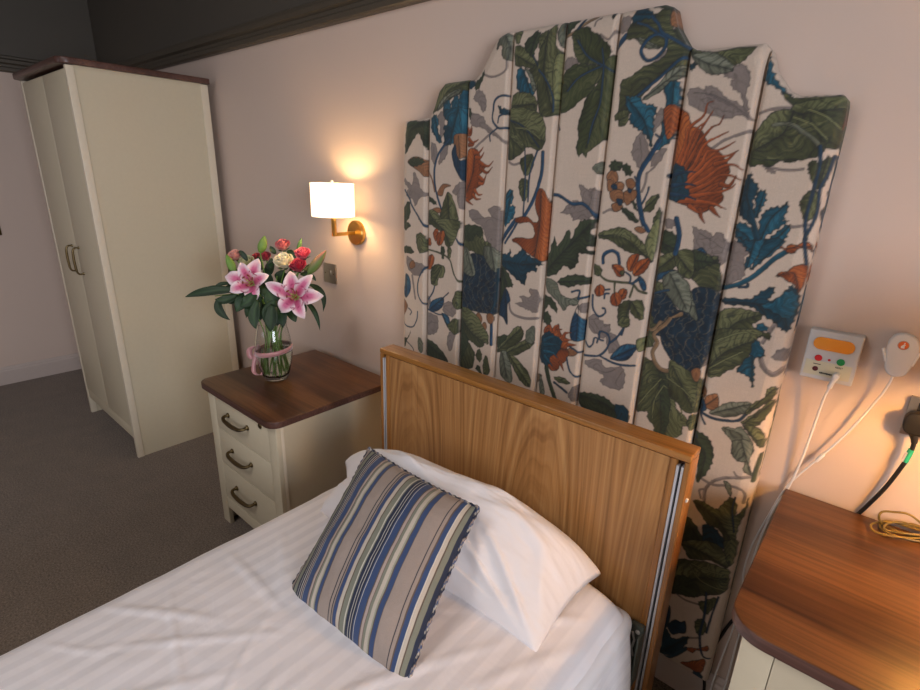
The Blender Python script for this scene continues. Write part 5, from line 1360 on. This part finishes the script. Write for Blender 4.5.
mb=MB(); mb.lathe([(.0001,.0125),(.0335,.0125),(.0425,.0145),(.0530,.0325),(.0635,.070),(.0685,.110),(.0690,.122),(.0001,.122)],(VX,VY,VZ),48,cap=False); mb.build('water',M['water'],VS,sm=60)
M['ribbon']=plain('pink_satin',(.46,.21,.21),.30,**{'Sheen Weight':.5}); 
# ribbon band, tilted a little, with a bow at its left
mb=MB(); n=72
def rib_c(a,h): 
    z=.128+.010*math.sin(a+.6)+h
    R=np.interp(z,[p[1] for p in outer],[p[0] for p in outer])+.0016
    return (VX+R*math.cos(a),VY+R*math.sin(a),VZ+z)
bm=mb.bm; o1=[];o2=[]
for k in range(n):
    a=2*PI*k/n; o1.append(bm.verts.new(rib_c(a,-.0095))); o2.append(bm.verts.new(rib_c(a,.0095)))
for k in range(n): bm.faces.new((o1[k],o1[(k+1)%n],o2[(k+1)%n],o2[k]))
rb=mb.build('ribbon_band',M['ribbon'],VS); md=rb.modifiers.new('t','SOLIDIFY'); md.thickness=.001; md.offset=1
def strip(pts,w,wd,mat,name,parent,th=.0008):
    C=curve_pts(pts,8); mb=MB(); prev=None; wd=Vector(wd).normalized()
    for c in C:
        a=mb.bm.verts.new(c-wd*w/2); b=mb.bm.verts.new(c+wd*w/2)
        if prev: mb.bm.faces.new((prev[0],a,b,prev[1]))
        prev=(a,b)
    o=mb.build(name,mat,parent); md=o.modifiers.new('t','SOLIDIFY'); md.thickness=th; md.offset=0; return o
kn=Vector(atd(258,346,2.115-.045))
def cp(px,py,d): return tuple(atd(px,py,2.07+d))
strip([kn,cp(253,347,-.01),cp(249.5,350,-.01),cp(250,356,-.005),cp(254,359,0),cp(257,352,.0),kn],.022,(cR+cF*.5),M['ribbon'],'bow_loop',VS)
strip([kn,cp(256,356,-.01),cp(254,364,-.012),cp(254,372,-.010),cp(258.5,375,-.008),cp(263,373,-.006),cp(262,364,-.006),cp(259,354,-.004),kn],.016,(cR+cF*.6),M['ribbon'],'bow_loop',VS)
mb=MB(); mb.lathe([(.0001,-.007),(.005,-.005),(.007,0),(.005,.005),(.0001,.007)],tuple(kn),14,cap=False); mb.build('bow_knot',M['ribbon'],VS)

M['stem']=plain('stem_green',(.16,.30,.05),.5); M['leafd']=None
petal_mat=attr_mat('petal',.5,.15,300,.1,.12); leaf_mat=attr_mat('leaf',.55,.1,200)
cRv,cUv,cFv=Vector(cR),Vector(cU),Vector(cF)
def blade(name,base,tip,w,bend,nrm,mat,parent,colfn,cup=.15,nu=14,nv=7,prof=None,twist=0.):
    """curved petal or leaf from base to tip"""
    base,tip,bend,nrm=Vector(base),Vector(tip),Vector(bend),Vector(nrm).normalized()
    V=np.zeros((nu,nv,3)); C=np.zeros((nu,nv,3)); prof=prof or (lambda t: math.sin(PI*min(1,max(0,t))**.8)**.8)
    for i in range(nu):
        t=i/(nu-1); p=base.lerp(tip,t)+bend*(4*t*(1-t)); d=((tip-base)+bend*(4-8*t)).normalized()
        s=d.cross(nrm).normalized(); s=Matrix.Rotation(twist*t,3,d)@s; nn=s.cross(d).normalized()
        for j in range(nv):
            v=-1+2*j/(nv-1); ww=w/2*max(prof(t),.02)
            q=p+s*v*ww+nn*(cup*w*(v*v)*prof(t))+nn*.05*w*math.sin(t*9+v*2)*abs(v)
            V[i,j]=q; C[i,j]=colfn(t,v)
    o=grid_mesh(name,V,mat,parent,cols=C); md=o.modifiers.new('t','SOLIDIFY'); md.thickness=.0006; md.offset=0
    return o
G_='flowers in the glass vase'
def lc(t,v,dark=1.):
    e=abs(v); g=np.array((.011,.036,.010))*dark; k=.8+.25*(1 if v>0 else 0)+.08*math.sin(t*40+e*6)
    return g*k if e>.06 else np.array((.022,.062,.016))*dark
def lily_col(t,v):
    e=abs(v); w=np.array((.86,.70,.73)); p=np.array((.62,.13,.27)); d=np.array((.36,.015,.09))
    edge=min(1,max(0,(e-.10-.42*(1-t))/.45)); edge=max(edge,min(1,max(0,(t-.62)/.32)))
    c=p*(1-edge)+w*edge
    if t<.60: k_=(1-t/.60)*(1-min(1,e*.9)); c=c*(1-k_)+d*k_
    if t<.12: c=np.array((.35,.42,.10))
    if (math.sin(t*70)*math.cos(v*16)>.80 and t<.6): c=d
    return c
mouth=Vector((VX,VY,VZ+.215)); 
def stem(parent,top,k,r=.0028):
    top=Vector(top); a=2.399*k; low=Vector((VX+.040*math.cos(a),VY+.040*math.sin(a),VZ+.018+.006*(k%4)))
    neck=Vector((VX+.020*math.cos(a+.8)+(top.x-VX)*.10,VY+.020*math.sin(a+.8)+(top.y-VY)*.10,VZ+.20))
    d=(neck-low)
    C=curve_pts([low,low.lerp(neck,.5),neck,neck.lerp(top,.5)+Vector((0,0,.015)),top],6)
    return MB().tube(C,r,8).build('stem',M['stem'],parent)
stem_k=0
def lily(px,py,depth,tips,label):
    global stem_k
    c=Vector(atd(px,py,depth)); T=thing('lily',label,'lily',tuple(c),G_)
    throat=c+cFv*.030-cUv*.008
    prof=lambda t:(math.sin(PI*min(1,.08+t*.92))**.75) if t<.99 else .03
    for k,(dx,dy) in enumerate(tips):
        s=depth/CAM['f']; tip=c+cRv*dx*s-cUv*dy*s-cFv*(.006 if k%2 else -.008)
        L=(tip-throat).length
        side=Vector((tip-c)).cross(cFv).normalized()
        blade('petal',throat,tip,.064 if k%2==0 else .052,-cFv*.024,-cFv,petal_mat,T,lily_col,.10,20,9,prof)
    for k in range(6):
        a=k*PI/3+.4; e=c+(cRv*math.cos(a)+cUv*math.sin(a))*.020-cFv*.028
        mb=MB(); mb.tube(curve_pts([throat,throat.lerp(e,.5)-cFv*.01,e],4),.0011,6); f=mb.build('stamen',M['stamen'],T)
        ax=(cRv*math.cos(a+1.2)+cUv*math.sin(a+1.2))*.007
        mb=MB(); mb.tube([e-ax,e-ax*.5,e,e+ax*.5,e+ax],[.0012,.0028,.0033,.0028,.0012],8); an=mb.build('anther',M['anther'],None); an.parent=f; FIX.append((an,f))
    mb=MB(); mb.tube([throat,c-cFv*.030],[.0018,.0016],8); mb.tube([c-cFv*.029,c-cFv*.034],[.0035,.003],8); mb.build('pistil',M['stamen'],T)
    stem(T,throat+cFv*.012-Vector((0,0,.01)),stem_k); stem_k+=1
    mb=MB(); mb.tube([throat-Vector(-cFv)*-.0,throat+cFv*.020-Vector((0,0,.012))],[.0075,.0035],10); mb.build('receptacle',M['stem'],T)
    return T
M['stamen']=plain('stamen',(.45,.42,.12),.5); M['anther']=plain('anther',(.20,.035,.015),.7)
L1=lily(250.5,281.5,2.03,[(7.5,-23),(-9,-19),(-26,-6),(-20,10),(5,19),(19,-6)],'pink lily with white petal edges, left one of the two open lilies')
L2=lily(294,295,2.00,[(-4,-24),(-28,-12),(-14,17),(11,24),(29,1),(19,-20)],'pink lily with white petal edges, right one of the two open lilies')
def rose(px,py,depth,r,cols,label,openf=.8,tilt=(0,-.25)):
    global stem_k
    c=Vector(atd(px,py,depth)); T=thing('rose',label,'rose',tuple(c),G_); rnd=random.Random(int(px*7+py))
    ax=(-cFv*.72+cUv*.62+cRv*tilt[0]).normalized(); u=ax.orthogonal().normalized(); w=ax.cross(u)
    inn,mid_,out=[np.array(q) for q in cols]
    mb=MB(); V=[];C=[]
    k=0
    for ringi,(n_,rad,h,op) in enumerate(((3,.22,.95,.02),(4,.42,.92,.10),(5,.66,.80,.22),(6,.92,.55,.42))):
        for j in range(n_):
            a=2*PI*j/n_+ringi*.9+rnd.uniform(-.15,.15); k+=1
            half=PI/n_*1.35; nu,nv=8,9; Vv=np.zeros((nu,nv,3)); Cc=np.zeros((nu,nv,3))
            for i in range(nu):
                t=i/(nu-1)
                for m_ in range(nv):
                    v=-1+2*m_/(nv-1); an=a+v*half*(.75+.25*math.sin(PI*t))
                    rr_=r*(rad*(.35+.65*math.sin(t*1.45))+op*openf*t**3*.55+.03*v*v); hh=r*(-.75+(h+.75)*t-.22*abs(v)**2.5*t-op*.5*openf*t**4)
                    q=c+(u*math.cos(an)+w*math.sin(an))*rr_+ax*hh
                    Vv[i,m_]=q; s=t**1.2
                    base=inn*(1-ringi/3)+mid_*(ringi/3); cc=base*(1-s*.8)+out*s*.8 if t>.5 else base
                    Cc[i,m_]=cc
            o=grid_mesh('petal',Vv,petal_mat,T,cols=Cc); md=o.modifiers.new('t','SOLIDIFY'); md.thickness=.0007; md.offset=0
    for j in range(5):
        a=j*1.2566; b0=c-ax*r*.78; tp=c+(u*math.cos(a)+w*math.sin(a))*r*.95-ax*r*.45
        blade('sepal',b0,tp,r*.4,-ax*r*.12,ax,leaf_mat,T,lambda t,v:(.05,.11,.025),.1,8,5)
    stem(T,c-ax*r*.75,stem_k,.0024); stem_k+=1
    return T
rose(235.3,255.5,2.10,.025,((.62,.16,.13),(.72,.27,.22),(.80,.42,.34)),'small coral pink rose at the far left of the bouquet')
rose(246.5,262,2.12,.030,((.55,.58,.22),(.66,.66,.34),(.74,.72,.46)),'pale green-cream rose behind the left lily')
rose(257,257,2.14,.018,((.22,.010,.015),(.34,.015,.025),(.42,.03,.05)),'small dark red rose left of the tall green bud')
rose(265.6,256.5,2.12,.021,((.22,.010,.015),(.38,.015,.03),(.48,.03,.06)),'small dark red rose behind the left lily, right of the tall green bud')
rose(282.8,245.5,2.12,.028,((.80,.55,.45),(.80,.42,.36),(.60,.03,.07)),'red and cream two-tone rose at the top of the bouquet')
rose(283.8,261.5,2.06,.036,((.70,.58,.34),(.80,.72,.48),(.86,.80,.60)),'large cream rose in the middle of the bouquet')
rose(302.8,254,2.09,.029,((.50,.02,.05),(.62,.04,.10),(.72,.14,.20)),'bright pinkish red rose at the upper right of the bouquet')
rose(298,266,2.06,.031,((.26,.008,.02),(.40,.010,.04),(.50,.02,.06)),'crimson rose right below the pinkish red one')
rose(293.2,253.5,2.13,.013,((.62,.16,.05),(.75,.28,.12),(.80,.40,.22)),'tiny orange rosebud between the two-tone and the pinkish red roses')
def bud(p0,p1,depth,w,c0,c1,label,stemr=.0022):
    global stem_k
    a=Vector(atd(*p0,depth)); b=Vector(atd(*p1,depth-.01)); T=thing('lily_bud',label,'flower bud',tuple(a),G_)
    n=16; d=(b-a); V=np.zeros((n,18,3)); C=np.zeros((n,18,3)); ax=d.normalized(); u=ax.orthogonal().normalized(); v=ax.cross(u)
    for i in range(n):
        t=i/(n-1); R=w/2*(math.sin(PI*(.06+.92*t))**.7)*(1-.35*t)*1.15
        for k in range(18):
            an=2*PI*k/18; R2=R*(1+.10*math.cos(3*an)); V[i,k]=a+d*t+(u*math.cos(an)+v*math.sin(an))*R2
            m=.5+.5*math.cos(3*an); C[i,k]=np.array(c0)*(1-t*m)+np.array(c1)*t*m
    grid_mesh('bud_body',V,leaf_mat,T,cols=C,closed_u=True); stem(T,a,stem_k,stemr); stem_k+=1; return T
bud((260.2,252.5),(264.8,235.8),2.08,.036,(.14,.26,.045),(.20,.32,.07),'upright green lily bud at the top of the bouquet')
bud((234.6,273),(226.3,254.6),2.06,.032,(.12,.25,.04),(.22,.36,.07),'green lily bud leaning left beside the coral rose')
bud((308.5,273),(326,250.5),2.05,.040,(.14,.24,.06),(.42,.10,.13),'long green and maroon lily bud leaning right')
bud((297.5,251),(301.5,238),2.10,.018,(.07,.16,.04),(.09,.20,.05),'thin pointed green bud behind the pinkish red rose')
# foliage
def sprig(label,leaves,depth,stems):
    global stem_k
    p=Vector(atd(*stems[0],depth)); T=thing('foliage_sprig',label,'foliage',tuple(p),G_)
    stem(T,Vector(atd(*stems[0],depth+.01)),stem_k,.0022); stem_k+=1
    if len(stems)>1: MB().tube(curve_pts([atd(*q,depth+.01) for q in stems],6),.0018,8).build('twig',M['stem'],T)
    for (x0,y0,x1,y1,w,bx,by,dd) in leaves:
        a=Vector(atd(x0,y0,depth+dd)); b=Vector(atd(x1,y1,depth+dd-.015)); s=depth/CAM['f']
        dk=random.uniform(.7,1.25)
        blade('leaf',a,b,w*s*1.05,cRv*bx*s-cUv*by*s-cFv*.008,-cFv+cUv*.25,leaf_mat,T,lambda t,v:lc(t,v,dk),.10,16,7,None,random.uniform(-.5,.5))
sprig('long leafy twig reaching out to the left of the bouquet',[(238,290,185,297,9,-2,-2,0),(228,292,199,295,9,0,-3,.02),(238,295,215,299,9,0,3,-.01),(219,298,230,320,8,-4,1,-.02),(232,284,213,291,4,-1,-3,.01),(246,288,222,291,8,0,-2,.03),(243,296,226,301,9,0,2,.0),(240,270,229,276,5,0,0,.03)],2.08,[(262,300),(250,296),(236,294),(215,296)])
sprig('broad dark green leaves hanging over the left of the vase rim',[(262,297,246,318,12,-2,0,0),(258,300,256,329,11,-2,1,-.03),(250,292,236,312,13,0,0,.02),(255,292,240,306,12,2,2,-.01),(268,304,254,324,10,0,0,.02),(245,294,262,306,12,0,-2,.01)],2.04,[(264,300),(260,298)])
sprig('dark green leaves hanging over the middle of the vase rim',[(272,304,270,332,13,1,1,-.04),(276,300,264,322,11,-1,0,-.01),(280,306,283,328,10,1,0,.0),(284,302,277,326,12,0,0,.02),(268,290,276,312,14,1,0,.01),(262,284,272,300,13,1,0,.02),(288,306,296,322,9,1,1,.02),(284,290,276,310,13,0,0,.03)],2.03,[(275,302),(276,298)])
sprig('narrow curved leaves drooping at the right of the bouquet',[(308,284,323,312,6,7,-4,-.01),(305,302,320,331,5,3,-4,-.01),(300,274,316,281,6,2,-2,.01),(296,300,306,312,8,2,1,.03),(298,282,310,292,7,1,-1,.03)],2.06,[(300,296),(303,288)])
sprig('small leaves between the roses at the top of the bouquet',[(248,262,238,252,5,0,-3,.03),(268,276,272,258,9,1,0,.03),(272,286,264,268,9,0,0,.03),(289,284,292,268,8,0,0,.03),(288,250,296,258,6,0,0,.02),(276,254,270,246,5,0,0,.03),(262,270,258,256,7,0,0,.05),(278,282,284,270,10,0,0,.03),(290,290,284,272,9,0,0,.05),(274,262,270,270,7,0,0,.02),(310,264,306,276,6,0,0,.05)],2.07,[(276,286),(277,276)])
sprig('filler leaves in the heart of the bouquet behind the lilies',[(252,300,240,284,13,0,0,.05),(262,296,256,276,14,0,0,.05),(270,300,268,278,14,0,0,.05),(280,300,280,280,14,0,0,.05),(288,304,292,284,14,0,0,.05),(296,304,304,286,12,0,0,.05),(272,310,260,300,14,0,0,.03),(280,312,292,304,14,0,0,.03),(276,316,272,298,14,0,0,.02)],2.08,[(274,308),(274,300)])
# parents inside parents keep their world place
for k,d in FIX: k.matrix_parent_inverse=(d.matrix_parent_inverse.inverted() if False else Matrix.Identity(4))
# ================================================================ world placement of sub-parts: a part's own matrix is identity in world
# ---------------------------------------------------------------- light
def area(name,loc,size,rot,power,col,sy=None,spread=PI):
    l=bpy.data.lights.new(name,'AREA'); l.energy=power; l.color=col; l.size=size
    if sy: l.shape='RECTANGLE'; l.size_y=sy
    o=bpy.data.objects.new(name,l); COLL.objects.link(o); o.location=loc; o.rotation_euler=rot; return o
area('window_daylight',(XR+.30,(WY0+WY1)/2,(WZ0+WZ1)/2),WY1-WY0,(0,PI/2,0),120,(.90,.92,1.),WZ1-WZ0) 
def point(name,loc,p,col,r=.02):
    l=bpy.data.lights.new(name,'POINT'); l.energy=p; l.color=col; l.shadow_soft_size=r; o=bpy.data.objects.new(name,l); COLL.objects.link(o); o.location=loc; return o
#point('wall_lamp_light',(lx,ly,1.395),12,(1,.72,.40),.018)
#point('table_lamp_light',(TX,TY,TZ+.385),11.0,(1,.56,.17),.012)
area('window_daylight_front',((FX0+FX1)/2,YF-.3,1.58),FX1-FX0,(PI/2,0,0),8,(.88,.91,1.),1.5)
area('ceiling_light',(-1.2,-2.3,ZC-.03),1.0,(0,0,0),26,(1,.955,.94))
w=bpy.data.worlds.new('world'); scn.world=w; w.use_nodes=True; bg=w.node_tree.nodes['Background']; bg.inputs[0].default_value=(.55,.65,.85,1); bg.inputs[1].default_value=.8
scn.view_settings.view_transform='Standard'; scn.view_settings.look='None'; scn.view_settings.gamma=1; scn.view_settings.exposure=0.0
scn.view_settings.use_curve_mapping=False
